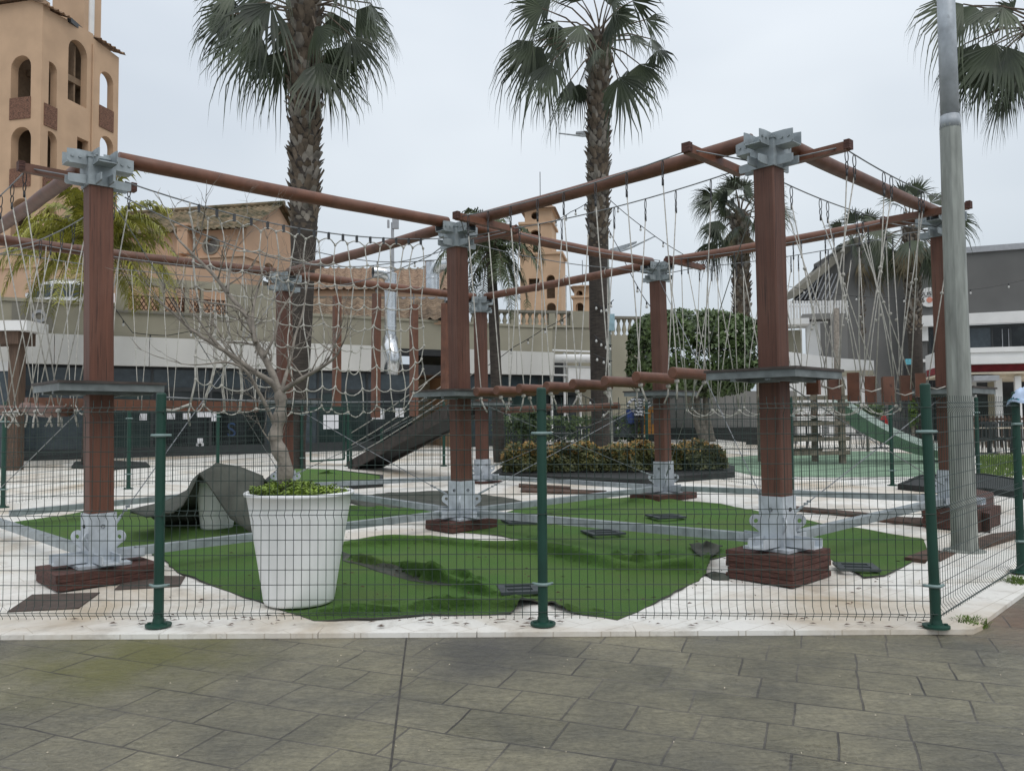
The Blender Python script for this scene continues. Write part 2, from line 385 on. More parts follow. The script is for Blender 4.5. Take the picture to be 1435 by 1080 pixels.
# ---------------------------------------------------------------- world and sun
w=bpy.data.worlds.new('World');sc.world=w;w.use_nodes=True;nt=w.node_tree
bg=nt.nodes['Background']
sky=nd(nt,'ShaderNodeTexSky',sky_type='NISHITA');sky.sun_disc=False;sky.sun_elevation=math.radians(52);sky.sun_rotation=math.radians(150)
sky.air_density=1.0;sky.dust_density=4.0
tc=nd(nt,'ShaderNodeTexCoord')
sep=nd(nt,'ShaderNodeSeparateXYZ');nt.links.new(tc.outputs['Generated'],sep.inputs[0])
grad=ramp(nt,sep.outputs['Z'],.0,1.0,(4.95,5.6,6.15),(13.2,13.7,14.2))
mpx=nd(nt,'ShaderNodeMapping');mpx.inputs['Scale'].default_value=(1,1,2.2);nt.links.new(tc.outputs['Generated'],mpx.inputs[0])
cl=ramp(nt,noise(nt,mpx.outputs[0],1.15,4,.5),.3,.7,(.75,.775,.82),(1.12,1.11,1.10))
ov=mix(nt,grad,cl,1.0,'MULTIPLY')
ov=mix(nt,sky.outputs[0],ov,.9)
nt.links.new(ov,bg.inputs['Color']);bg.inputs['Strength'].default_value=.10
sl=bpy.data.lights.new('sun','SUN');sl.energy=.9;sl.angle=math.radians(35);sl.color=(1,.97,.93)
so=bpy.data.objects.new('sun',sl);COL.objects.link(so)
el,az=math.radians(52),math.radians(150)
sd=V((math.sin(az)*math.cos(el),math.cos(az)*math.cos(el),math.sin(el)))
so.rotation_euler=(-sd).to_track_quat('-Z','Y').to_euler();so.location=(0,0,30)
sc.view_settings.view_transform='Standard';sc.view_settings.look='None';sc.view_settings.exposure=.08;sc.view_settings.gamma=1
# ================================================================ ground
def sheet(mb,poly,off,step=None):
    pts=[V((x,y)) for x,y in poly]
    if step:
        xs=[p.x for p in pts];ys=[p.y for p in pts]
        def inside(x,y):
            r=False;n=len(pts)
            for i in range(n):
                a=pts[i];b=pts[(i+1)%n]
                if (a.y>y)!=(b.y>y) and x<(b.x-a.x)*(y-a.y)/(b.y-a.y)+a.x:r=not r
            return r
        bd=[]
        n=len(pts)
        for i in range(n):
            a=pts[i];b=pts[(i+1)%n];k=max(1,int((b-a).length/step))
            bd+=[a+(b-a)*(j/k) for j in range(k)]
        nb=len(bd);allp=list(bd)
        def near(x,y):
            return min((q.x-x)**2+(q.y-y)**2 for q in bd)<(step*.45)**2
        y=min(ys)
        while y<max(ys):
            x=min(xs)
            while x<max(xs):
                xx=x+rnd.uniform(-.2,.2)*step;yy=y+rnd.uniform(-.2,.2)*step
                if inside(xx,yy) and not near(xx,yy):allp.append(V((xx,yy)))
                x+=step
            y+=step
        r=delaunay_2d_cdt(allp,[(i,(i+1)%nb) for i in range(nb)],[],1,1e-6)
        vv,ff=r[0],r[2]
        mb.add([V((p.x,p.y,off(p.x,p.y) if callable(off) else gz(p.y)+off)) for p in vv],[tuple(f) for f in ff])
        return nb
    tri=tessellate_polygon([[V((p.x,p.y,0)) for p in pts]])
    mb.add([V((p.x,p.y,gz(p.y)+off)) for p in pts],[tuple(t) for t in tri])
def flipup(mb):
    for i,f in enumerate(mb.f):
        a,b,c=mb.v[f[0]],mb.v[f[1]],mb.v[f[2]]
        if (b-a).cross(c-a).z<0: mb.f[i]=list(reversed(f))
mb=MB()
ys=[-8,5.37,45,1500]
for i in range(3):
    a,b=ys[i],ys[i+1]
    mb.add([(-900,a,gz(a)-.06),(900,a,gz(a)-.06),(900,b,gz(b)-.06),(-900,b,gz(b)-.06)],[(0,1,2,3)])
struct(mb,'ground',MT['ground'])
KX=2.97
mb=MB();sheet(mb,[(-16,-6),(16,-6),(30,24),(20.98,24),(KX+.04,5.34),(-16,5.34)],-.028);flipup(mb)
struct(mb,'pavement',MT['pave'])
mb=MB();sheet(mb,[(-50,5.36),(KX-.02,5.36),(21,23.9),(60,24),(60,44.9),(-50,44.9)],0);flipup(mb)
struct(mb,'concrete_slab',MT['slab'])
mb=MB()
def kerb(a,b,w=.17):
    a=V((*a,0));b=V((*b,0));n=int((b-a).length/1.0)
    for i in range(n):
        p=a+(b-a)*(i/n);q=a+(b-a)*((i+1)/n);g=(q-p).normalized()*.003
        p=p+g;q=q-g;p.z=gz(p.y)-.012;q.z=gz(q.y)-.012;mb.bar(p,q,w,.032)
kerb((-22,5.405),(KX-.10,5.405));kerb((KX-.02,5.40),(15,17.92))
pl_=[(2.80,5.322),(3.0,5.322),(3.135,5.44),(2.93,5.62),(2.80,5.49)]
mb.plate([pl_],V((0,0,.0048)),V((1,0,0)),V((0,1,0)),V((0,0,-1)),.035)
struct(mb,'kerb',MT['slab'])
def pxpoly(L): return [G(*p).xy for p in L]
mb=MB()
a_=G(570,884);b_=G(545,1085)
mb.bar(V((a_.x,a_.y,gz(a_.y)-.0275)),V((b_.x,b_.y,gz(b_.y)-.0275)),.010,.004);struct(mb,'pavement_joint',MT['seam'])
mb=MB();sheet(mb,pxpoly([(1003,655),(1020,641),(1110,634),(1220,632),(1320,638),(1335,660),(1290,668),(1160,669),(1060,667)]),.006);flipup(mb)
struct(mb,'safety_floor',MT['pgreen'])
# ---------------------------------------------------------------- turf
def seg_d(p,a,b):
    d=b-a;t=max(0,min(1,(p-a).dot(d)/d.length_squared));return (p-(a+d*t)).length,t,(d.x*(p.y-a.y)-d.y*(p.x-a.x))/d.length
def turf(label,polypx,ridges,mat='turf',step=.06,lift=.012,edge=None,cat='turf sheet',jag=.015):
    poly=pxpoly(polypx)
    # densify with a slightly ragged edge
    pl=[]
    for i in range(len(poly)):
        a=poly[i];b=poly[(i+1)%len(poly)];k=max(1,int((b-a).length/.12))
        for j in range(k):
            p=a+(b-a)*(j/k)
            if j: p=p+V((rnd.uniform(-jag,jag),rnd.uniform(-jag,jag)))
            pl.append(p)
    R=[]
    for pts,amp,wd in ridges:
        q=[G(*p).xy for p in pts];R.append((q,amp,wd))
    def hz(x,y):
        p=V((x,y));h=lift+.007*math.sin(x*5.1+y*3.3)+.006*math.sin(x*2.3-y*6.1)+.004*math.sin(9*x+11*y)
        for q,amp,wd in R:
            best=(9,0,0);L=len(q)-1
            for i in range(L):
                d,t,sg=seg_d(p,q[i],q[i+1])
                if d<best[0]:best=(d,(i+t)/L,sg)
            d,t,sg=best
            ww=wd*(.45 if sg<0 else 1.0)
            h+=amp*math.exp(-(d/ww)**2)*(.35+.65*math.sin(math.pi*min(1,max(0,.08+.84*t))))*(1+.35*math.sin(t*17))
        return gz(y)+max(h,.006)
    mb=MB();sheet(mb,pl,hz,step);flipup(mb)
    for i_,p in enumerate(mb.v):
        hh=p.z-gz(p.y)-lift-.01
        if hh>.02: mb.v[i_]=V((p.x-.2*hh,p.y-1.15*hh,p.z-K*1.15*hh))
    # thickness
    n=len(mb.v);nf=len(mb.f);
    from collections import Counter
    ec=Counter()
    for f in mb.f:
        for i in range(len(f)):
            ec[(f[i],f[(i+1)%len(f)])]+=1
    be=[e for e in ec if (e[1],e[0]) not in ec]
    nr=[V((0,0,0)) for _ in mb.v]
    for f in mb.f:
        a_,b_,c_=mb.v[f[0]],mb.v[f[1]],mb.v[f[2]];q_=(b_-a_).cross(c_-a_)
        for i_ in f:nr[i_]+=q_
    mb.v+= [p-q_.normalized()*.012 for p,q_ in zip(list(mb.v),nr)]
    mb.f+= [[i+n for i in reversed(f)] for f in mb.f];mb.m+=[1]*nf
    mb.f+= [[b,a,a+n,b+n] for a,b in be];mb.m+=[1]*len(be)
    return one(mb,'turf_sheet',[MT[mat],MT['back']],label,cat,'artificial turf sheets laid on the slab',smooth=True)
turf('large rumpled artificial turf sheet with raised folds along the fence, under the white planter',
 [(212,775),(345,757),(492,762),(545,757),(650,758),(720,769),(800,785),(850,791),(905,786),(960,774),(980,772),(996,789),(990,806),(940,836),(865,869),(795,859),(772,849),(745,847),(715,861),(600,863),(520,870),(440,870),(420,863),(370,846),(300,822),(255,806)],
 [([(490,768),(600,762),(760,775),(870,800),(960,800),(985,790)],.13,.20),([(495,785),(560,800),(650,825),(700,838)],.12,.10),([(600,815),(660,818),(690,828)],.09,.07),
  ([(440,863),(560,860),(640,852),(720,853),(745,848)],.10,.09),([(860,795),(900,798),(945,790)],.11,.07),([(985,775),(992,790),(985,806)],.06,.06),([(520,850),(620,845),(700,850)],.05,.10),([(770,850),(800,858),(860,864)],.05,.05)],step=.038)
turf('flat artificial turf triangle behind the left front post, under the net side',
 [(10,735),(120,717),(232,711),(345,714),(500,711),(592,712),(640,719),(600,724),(490,737),(345,754),(212,768),(150,776),(60,754)],
 [([(200,714),(260,718),(340,722)],.09,.12),([(485,712),(540,716),(600,716)],.05,.1)],step=.09)
turf('wide flat artificial turf sheet between the centre post and the right front post',
 [(618,744),(690,722),(780,702),(890,698),(1010,706),(1090,723),(1180,739),(1292,756),(1302,775),(1240,808),(1210,811),(1165,784),(1040,775),(990,786),(860,806),(830,781),(760,761),(690,750)],
 [([(690,752),(760,745),(830,740)],.02,.2),([(820,700),(900,704),(960,705)],.05,.1),([(850,786),(900,782),(960,775)],.05,.08)],step=.08)
turf('crumpled grey turf piece lying backing side up behind the ground rails',
 [(480,703),(545,690),(632,688),(720,699),(742,708),(690,715),(600,711),(530,714)],[([(490,705),(560,698),(640,696),(720,704)],.07,.2)],mat='back',step=.12)
turf('small turned up turf corner showing its grey underside beside the right timber plinth',
 [(966,768),(1013,770),(1003,781),(985,793)],[([(975,771),(1005,774)],.06,.08)],mat='back',step=.05,lift=.05)
turf('loose scrap of turf edge on the bare slab beside the big rumpled turf',
 [(985,805),(1000,802),(1022,806),(1022,813),(1000,813)],[([(990,808),(1018,810)],.04,.05)],mat='back',step=.04)
turf('strip of grey turf underside showing along the torn fold beside the white planter',
 [(478,774),(496,779),(540,795),(590,812),(645,826),(600,820),(550,808),(480,786)],[([(480,780),(560,803),(640,824)],.04,.06)],mat='back',step=.04,lift=.02)
# carpet tent draped over an overturned planter
def drape():
    # rows from ridge to floor; columns across (world points by pixel and distance)
    top=[P(182,716,9.3),P(232,704,9.4),P(262,688,9.5),P(276,668,9.55),P(303,650,9.75),P(336,655,9.85),P(368,668,9.9)]
    mid=[P(196,722,9.0),P(240,714,9.0),P(262,702,9.25),P(277,672,9.45),P(314,690,9.40),P(348,700,9.40),P(370,705,9.5)]
    bot=[P(205,725,8.8),P(243,719,8.85),P(258,708,9.1),P(279,662,9.45),P(324,727,9.25),P(350,745,9.1),P(372,748,9.2)]
    rows=[]
    for k in range(9):
        t=k/8
        row=[]
        for i in range(len(top)-1):
            for j in range(4):
                s=j/4
                def q(L):return L[i].lerp(L[i+1],s)
                a,b,c=q(top),q(mid),q(bot)
                p=a*(1-t)**2+b*2*t*(1-t)+c*t*t
                p+=V((0,-1,.2))*(.018*math.sin(i*2.1+s*5+t*4))
                p.z=max(p.z,gz(p.y)+.02);row.append(p)
        row.append(top[-1].lerp(bot[-1],t));rows.append(row)
    mb=MB();n=len(rows[0])
    vs=[p for r in rows for p in r]
    fs=[(i*n+j,i*n+j+1,(i+1)*n+j+1,(i+1)*n+j) for i in range(8) for j in range(n-1)]
    mb.add(vs,fs,0)
    # back flap falling behind to the floor
    bk=[V((p.x+.05,p.y+.75,gz(p.y+.75)+.02)) for p in rows[0]]
    md=[rows[0][i].lerp(bk[i],.5)+V((0,.1,.12 if 10<i<25 else .03)) for i in range(n)]
    for A,B in ((rows[0],md),(md,bk)):
        mb.add(list(A)+list(B),[(j,j+1,n+j+1,n+j) for j in range(n-1)],0)
    o=one(mb,'draped_carpet',[MT['back']],'grey carpet backing draped like a tent over the second white pot','carpet',smooth=True)
    s=o.modifiers.new('thick','SOLIDIFY');s.thickness=.02
drape()
def planter(name,c,rt,rb,h,label,tiltq=None,filled=True):
    root=thing(name,label,'planter',c,'white tapered planters')
    mb=MB()
    pr=[(.0,0),(rb-.025,0),(rb-.008,.006),(rb,.025)]
    for k in range(1,9):
        t=k/8;pr.append((rb+(rt-.018-rb)*t**1.05,.025+(h-.055)*t))
    pr+=[(rt,h-.026),(rt+.003,h-.008),(rt-.004,h),(rt-.02,h),(rt-.03,h-.012),(rt-.035,h-.06)]
    if not filled: pr+=[(rb,.06),(0,.05)]
    mb.lathe(c,pr,56)
    mb.build('shell',MT['pot'],root,smooth=True)
    if filled:
        mb=MB();mb.lathe(c,[(rt-.034,h-.05),(rt*.5,h-.03),(0,h-.02)],40);mb.build('soil',MT['plank'],root)
    return root
PC=G(406,857);PC.y+=.26;PC.z=gz(PC.y)+.012
PL_RT=.405;PL_H=.83
planter('planter',PC,PL_RT,.262,PL_H,'large white tapered planter holding the bare tree, just inside the front fence')
c2=G(309,739);c2.y-=.12;c2.z=gz(c2.y)+.01
planter('planter',c2,.27,.19,.58,'smaller white planter half hidden under the tent of grey carpet',filled=False)
# groundcover in planter
mb=MB()
for i in range(5200):
    a=rnd.uniform(0,2*math.pi);r=(PL_RT-.04)*math.sqrt(rnd.random());
    # plants spill mostly over the left and middle
    x=r*math.cos(a);y=r*math.sin(a)
    if x>.2 and rnd.random()<.55:continue
    hgt=.04+.075*math.exp(-((x+.1)/.22)**2-((y)/.3)**2)+.02*math.sin(x*21)*math.sin(y*17)
    p=PC+V((x,y,PL_H-.03+rnd.uniform(.2,1)*hgt))
    s=rnd.uniform(.008,.016);q=V((rnd.gauss(0,.5),rnd.gauss(0,.5),1)).normalized();u=q.orthogonal().normalized();v=q.cross(u)
    an=rnd.uniform(0,6.28);u,v=u*math.cos(an)+v*math.sin(an),v*math.cos(an)-u*math.sin(an)
    mb.add([p-u*s,p+v*s*.7,p+u*s,p-v*s*.7],[(0,1,2,3)])
one(mb,'ground_cover_plant',MT['cover'],'bright green creeping clover filling the top of the big white planter','plant',kind=None)
# ---------------------------------------------------------------- bare tree
def bare_tree():
    base=V((P(400,690,PC.y).x,PC.y,PC.z+PL_H-.05));Y=PC.y
    root=thing('bare_tree','leafless grey tree with spreading twigs growing in the big white planter','tree',base)
    tr=MB();cr_=MB()
    def pp(L,y0,y1):
        n=len(L);return [P(a,b,y0+(y1-y0)*i/(n-1)) for i,(a,b) in enumerate(L)]
    def smooth(pts):
        out=[]
        for i in range(len(pts)-1):
            a=pts[max(i-1,0)];b=pts[i];c=pts[i+1];d=pts[min(i+2,len(pts)-1)]
            for j in range(4):
                t=j/4;out.append(.5*((2*b)+(c-a)*t+(2*a-5*b+4*c-d)*t*t+(3*b-a-3*c+d)*t**3))
        out.append(pts[-1]);return out
    trunk=smooth([base]+pp([(399,675),(399,650),(389,625),(386,610),(392,585),(394,565),(391,547)],Y,Y))
    n=len(trunk);tr.tube(trunk,[.062-.022*i/(n-1)+.006*math.sin(i*1.3) for i in range(n)],10)
    def twigs(p,d,L,r,lev):
        k=5;pts=[p];q=p.copy();dd=d.normalized()
        for i in range(k):
            dd=(dd+V((rnd.gauss(0,.16),rnd.gauss(0,.16),rnd.gauss(.05,.13)))).normalized();q=q+dd*L/k;pts.append(q.copy())
        cr_.tube(pts,[r*(1-.75*i/k) for i in range(k+1)],5 if r>.005 else 4)
        if lev>0:
            for j in range(rnd.randint(2,3)):
                i=rnd.randint(1,k);ax=V((rnd.gauss(0,1),rnd.gauss(0,1),rnd.gauss(0,1)))
                nd_=(dd+ax.normalized()*.85);nd_.z+=.15
                twigs(pts[i],nd_,L*rnd.uniform(.5,.85),r*.6,lev-1)
    mains=[([(391,550),(378,534),(355,520),(327,499),(300,483),(268,462),(240,436)],-.35,.026),
           ([(391,549),(381,522),(370,500),(358,478),(347,446),(319,411),(300,386),(276,362),(250,336)],.15,.030),
           ([(358,480),(354,450),(356,425),(364,395),(372,360)],.3,.017),
           ([(394,549),(410,538),(430,526),(450,515),(470,500),(478,486)],-.2,.022),
           ([(394,549),(401,525),(408,500),(414,470),(424,440),(430,400)],.4,.017),
           ([(387,600),(376,575),(362,548),(345,520),(320,508),(290,510)],-.3,.019),
           ([(345,520),(318,495),(288,462),(262,420),(250,395)],-.1,.013),
           ([(347,446),(330,430),(300,425),(270,420),(240,410)],-.1,.011),
           ([(370,500),(385,470),(392,440),(410,410),(420,380)],.2,.013),
           ([(319,411),(322,380),(330,345),(338,318)],.2,.011),
           ([(398,640),(380,620),(366,600),(360,585)],-.1,.008)]
    for L,dy,r in mains:
        pts=smooth(pp(L,Y,Y+dy));n=len(pts)
        cr_.tube(pts,[r*(1-.72*i/(n-1))*(1+.06*math.sin(i*2.2)) for i in range(n)],7)
        for i in range(3,n,2):
            t=i/n;d=(pts[i]-pts[i-1]).normalized()
            ax=V((rnd.gauss(0,1),rnd.gauss(0,.8),rnd.gauss(.3,.7)))
            if rnd.random()<.85:
                twigs(pts[i],d*.5+ax.normalized(),rnd.uniform(.18,.42)*(.7+.5*t),r*.32*(1.15-t*.5),2 if rnd.random()<.62 else 1)
        twigs(pts[-1],pts[-1]-pts[-2],.3,r*.28,2)
    tr.build('trunk',MT['bark'],root,smooth=True);cr_.build('crown',MT['bark'],root,smooth=True)
bare_tree()
# ================================================================ front fence
FP={}
def fence_y(px,py):return G(px,py)
def fence_post(loc,h,label,r=.033,detail=True,lean=V((0,0,0)),facing=V((0,-1,0)),grp='green steel fence posts',clampz=(.27,1.28)):
    root=thing('fence_post',label,'fence post',loc,grp)
    mb=MB();b=V(loc)
    mb.tube([b,b+V((0,0,h*.5))+lean*.5,b+V((0,0,h-.01))+lean,b+V((0,0,h))+lean],[r,r,r,r*.75],16)
    mb.build('post',MT['green'],root,smooth=False)
    mb=MB();mb.lathe(b,[(0,.0),(.085,.0),(.085,.014),(.04,.02),(.036,.05),(0,.05)],20)
    for sx in(-.055,.055):mb.lathe(b+V((sx,-.02,.014)),[(.012,0),(.012,.014),(0,.014)],8)
    mb.build('base_plate',MT['green'],root)
    if detail:
        sd_=facing.cross(V((0,0,1)))
        for z in clampz:
            mb=MB();c=b+V((0,0,z))+lean*(z/h)
            pts=[c+sd_*(x)+facing*(y) for x,y in ((-.068,-.012),(-.05,.0),(-.036,.018),(-.02,.037),(0,.042),(.02,.037),(.036,.018),(.05,.0),(.068,-.012))]
            mb.tube(pts,.010,8);mb.lathe(c,[(r+.004,-.012),(r+.004,.012)],16)
            mb.build('clamp',MT['clamp'],root,smooth=True)
    return root
def fence_panel(a,b,h,label,r=.0023,sp=.0555,folds=((.05,.13),(.70,.78),(1.40,1.48)),amp=.032,grp='welded mesh fence panels',z0=.04,rows=.1,skipfold=False,rh=None):
    a=V(a);b=V(b);d=(b-a);L=V((d.x,d.y,0)).length;n=int(L/sp);mb=MB();nrm=V((d.y,-d.x,0)).normalized()
    def off(z):
        for z1,z2 in folds:
            if z1<z<z2:
                m=(z1+z2)/2;return amp*(1-abs(z-m)/((z2-z1)/2))
        return 0
    zs=sorted(set([z0,h]+[z for f in folds for z in (f[0],(f[0]+f[1])/2,f[1])]))
    for i in range(n+1):
        p=a+d*((i+.5)/(n+1))
        mb.tube([p+V((0,0,z))+nrm*off(z) for z in zs],r,4,cap=False)
    rz=[];z=z0+.03
    while z<h:
        rz.append(z);z+=rows
    for f in folds: rz+= [(f[0]+f[1])/2]
    for z in rz:
        o=nrm*(off(z)+.003)
        mb.tube([a+V((0,0,z))+o,(a+b)/2+V((0,0,z))+o,b+V((0,0,z))+o],rh or r*1.1,4,cap=False)
    return one(mb,'mesh_fence_panel',MT['wire'],label,'fence panel',grp)
p1=G(222,879);p2=G(761,877);p3=G(1312,881)
dv=(p3-p1);p0=p1-dv*.5
for p in(p0,p1,p2,p3):p.z=gz(p.y)+.012
fence_post(p1,1.57,'green fence post just left of the big white planter, first of the front row')
fence_post(p2,1.59,'green fence post in the middle of the front fence, below the hanging logs')
fence_post(p3,1.60,'green fence corner post beside the tall grey lamp pole',lean=V((-.03,0,0)))
back=V((0,.05,0))
fence_panel(p0,p1,1.52,'front fence mesh panel before the left timber post and the dark floor mats')
fence_panel(p1,p2,1.52,'front fence mesh panel before the big white planter')
fence_panel(p2,p3,1.52,'front fence mesh panel before the right front timber post')
q1=G(1431,804);q1.z=gz(q1.y)+.013
dq=(q1-p3);q2=q1+dq
fence_post(q1,1.56,'green fence post at the right edge with a pale blue cloth over its top',facing=V((.7,-.7,0)))
q2.z=gz(q2.y)
fence_panel(p3+V((.02,.02,0)),q1,1.52,'mesh fence panel running back from the corner post past the lamp pole')
# cloth over the post
mb=MB();c=V(q1)+V((.05,-.02,1.47))
pr=[]
for i in range(11):
    t=i/10;pr.append((.085*math.sin(min(1,t*1.5)*math.pi/2)+.02*t,.12*(1-t)+.02*math.sin(t*9)))
n=24;vs=[]
for i,(r,z) in enumerate(pr):
    for k in range(n):
        a=2*math.pi*k/n;rr=r*(1+.16*math.sin(2*a+1)+.10*math.sin(5*a+i*.5)+.07*math.sin(9*a)*i/10);vs.append(c+V((rr*math.cos(a)*1.05,rr*math.sin(a),z+.018*math.sin(4*a)*i/10-(.03*max(0,math.cos(a-2.9)))*i/10)))
fs=[];ms=[]
for i in range(10):
    for k in range(n):
        k2=(k+1)%n;fs.append((i*n+k,i*n+k2,(i+1)*n+k2,(i+1)*n+k));ms.append(1 if i in(7,8) and k<15 else 0)
mb.add(vs,fs);mb.m=ms;[setattr(mb.v[i_],'z',mb.v[i_].z+rnd.gauss(0,.006)) for i_ in range(len(mb.v))]
one(mb,'draped_cloth',[MT['cloth'],MT['cloth2']],'crumpled pale blue cloth with teal band hung over the post at the right edge','cloth',smooth=True)
# back fence
bp=[G(4,711),G(180,685),V((-6.05,16.6,0)),V((-4.95,19.0,0))]
bk=[V((-4.05,19.9,0)),V((-1.67,19.7,0)),V((.75,19.3,0)),V((3.05,18.3,0))]
br_=[V((4.52,13.1,0)),V((6.8,14.5,0)),V((9.15,15.9,0))]
for L in(bp,bk,br_):
    for p in L:p.z=gz(p.y)
lab=[['far fence post at the left edge of the photo','green fence post behind the left front timber post','green fence post behind the carpet tent','green gate post beside the palm trunk'],
     ['green fence post on the right of the gate with the white notice','green fence post behind the ramp top','green fence post behind the hedge left half','green fence post behind the hedge beside the second right timber post'],
     ['green fence post close behind the right front timber post','green fence post behind the hanging stumps','green fence post behind the lamp pole near the grass']]
for L,lb in zip((bp,bk,br_),lab):
    for p,l in zip(L,lb):fence_post(p,1.58,l,detail=True,r=.034)
wf=dict(r=.0026,folds=((.70,.78),),amp=.03)
nm=[['back fence panel at the left edge before the dark shop','back fence panel behind the carpet tent','back fence panel between the carpet tent and the gate'],
    ['back fence panel behind the stair ramp','back fence panel behind the left half of the hedge','back fence panel behind the right half of the hedge'],
    ['side fence panel before the climbing frame','side fence panel before the slide foot']]
for L,lb in zip((bp,bk,br_),nm):
    for i in range(len(L)-1):
        a,b=L[i],L[i+1]
        fence_panel(a+V((0,.04,0)),b+V((0,.04,0)),1.5,lb[i],sp=.06,**wf)
fence_panel(bk[-1]+V((.05,0,0)),br_[0]+V((-.05,.05,0)),1.5,'long back fence run past the right end of the hedge',sp=.06,**wf)
# gate
a=V((-4.78,19.15,gz(19.2)+.18));b=V((-4.12,19.8,gz(19.8)+.18))
gr=thing('fence_gate','narrow green mesh gate with a white notice in the back fence','gate',(a+b)/2-V((0,0,.18)))
mb=MB()
for z in(0,1.25):mb.bar(a+V((0,0,z)),b+V((0,0,z)),.04,.04)
for p in(a,b):mb.bar(p,p+V((0,0,1.25)),.04,.04,upv=V((0,1,0)))
mb.build('gate_frame',MT['green'],gr)
mb=MB();d=b-a
for i in range(1,16):mb.tube([a+d*(i/16),a+d*(i/16)+V((0,0,1.25))],.003,4,cap=False)
for i in range(1,7):mb.tube([a+V((0,0,.18*i)),b+V((0,0,.18*i))],.003,4,cap=False)
mb.build('mesh_infill',MT['wire'],gr)
mb=MB();dn=d.normalized();nn=V((dn.y,-dn.x,0));o=a+d*.35+V((0,0,.75))+nn*.03
mb.plate([[(0,0),(.42,0),(.42,.34),(0,.34)]],o,dn,V((0,0,1)),-nn,.004);mb.build('notice_sheet',MT['paper'],gr)
# ================================================================ rope course frame
L0=2.83
def solveY(pt,pb):
    a=ray(*pt);b=ray(*pb);return L0/(a.z/a.y-b.z/b.y)
PX={1:((138,263),(138.5,717.5),790),2:((1077,237),(1089,694),768),3:((640.5,347),(646.8,673),726),4:((921.5,394),(929.5,646),690),5:((673,437.5),(676,643),673),6:((398,408),(400,659),688),7:((1319,332),(1331,658),708)}
PT={};PB={};PS={}
for k,(t,b,s) in PX.items():
    y=solveY(t,b);PT[k]=P(*t,y);PB[k]=P(*b,y);PS[k]=P(b[0],s,y).z
PT[8]=PT[1]+PT[6]-PT[3];PB[8]=PB[1]+PB[6]-PB[3];PS[8]=PS[1]
U1=V(((PT[3]-PT[1]).x,(PT[3]-PT[1]).y,0)).normalized();U2=V((-U1.y,U1.x,0))
ZZ=V((0,0,1));GR=Matrix((U1,U2,ZZ)).transposed()
names={1:'left front timber post of the rope course, nearest the dark floor mats',2:'right front timber post of the rope course on a tall brick like timber plinth',3:'centre timber post where three log beams meet, on a hollow timber block',
4:'timber post in front of the hedge, second back on the right',5:'far centre timber post in front of the small feather palm',6:'timber post partly hidden behind the bare tree and beside the palm trunk',7:'timber post beside the tall grey lamp pole',8:'timber post out at the left end of the rope course'}
BEAMZ=.27
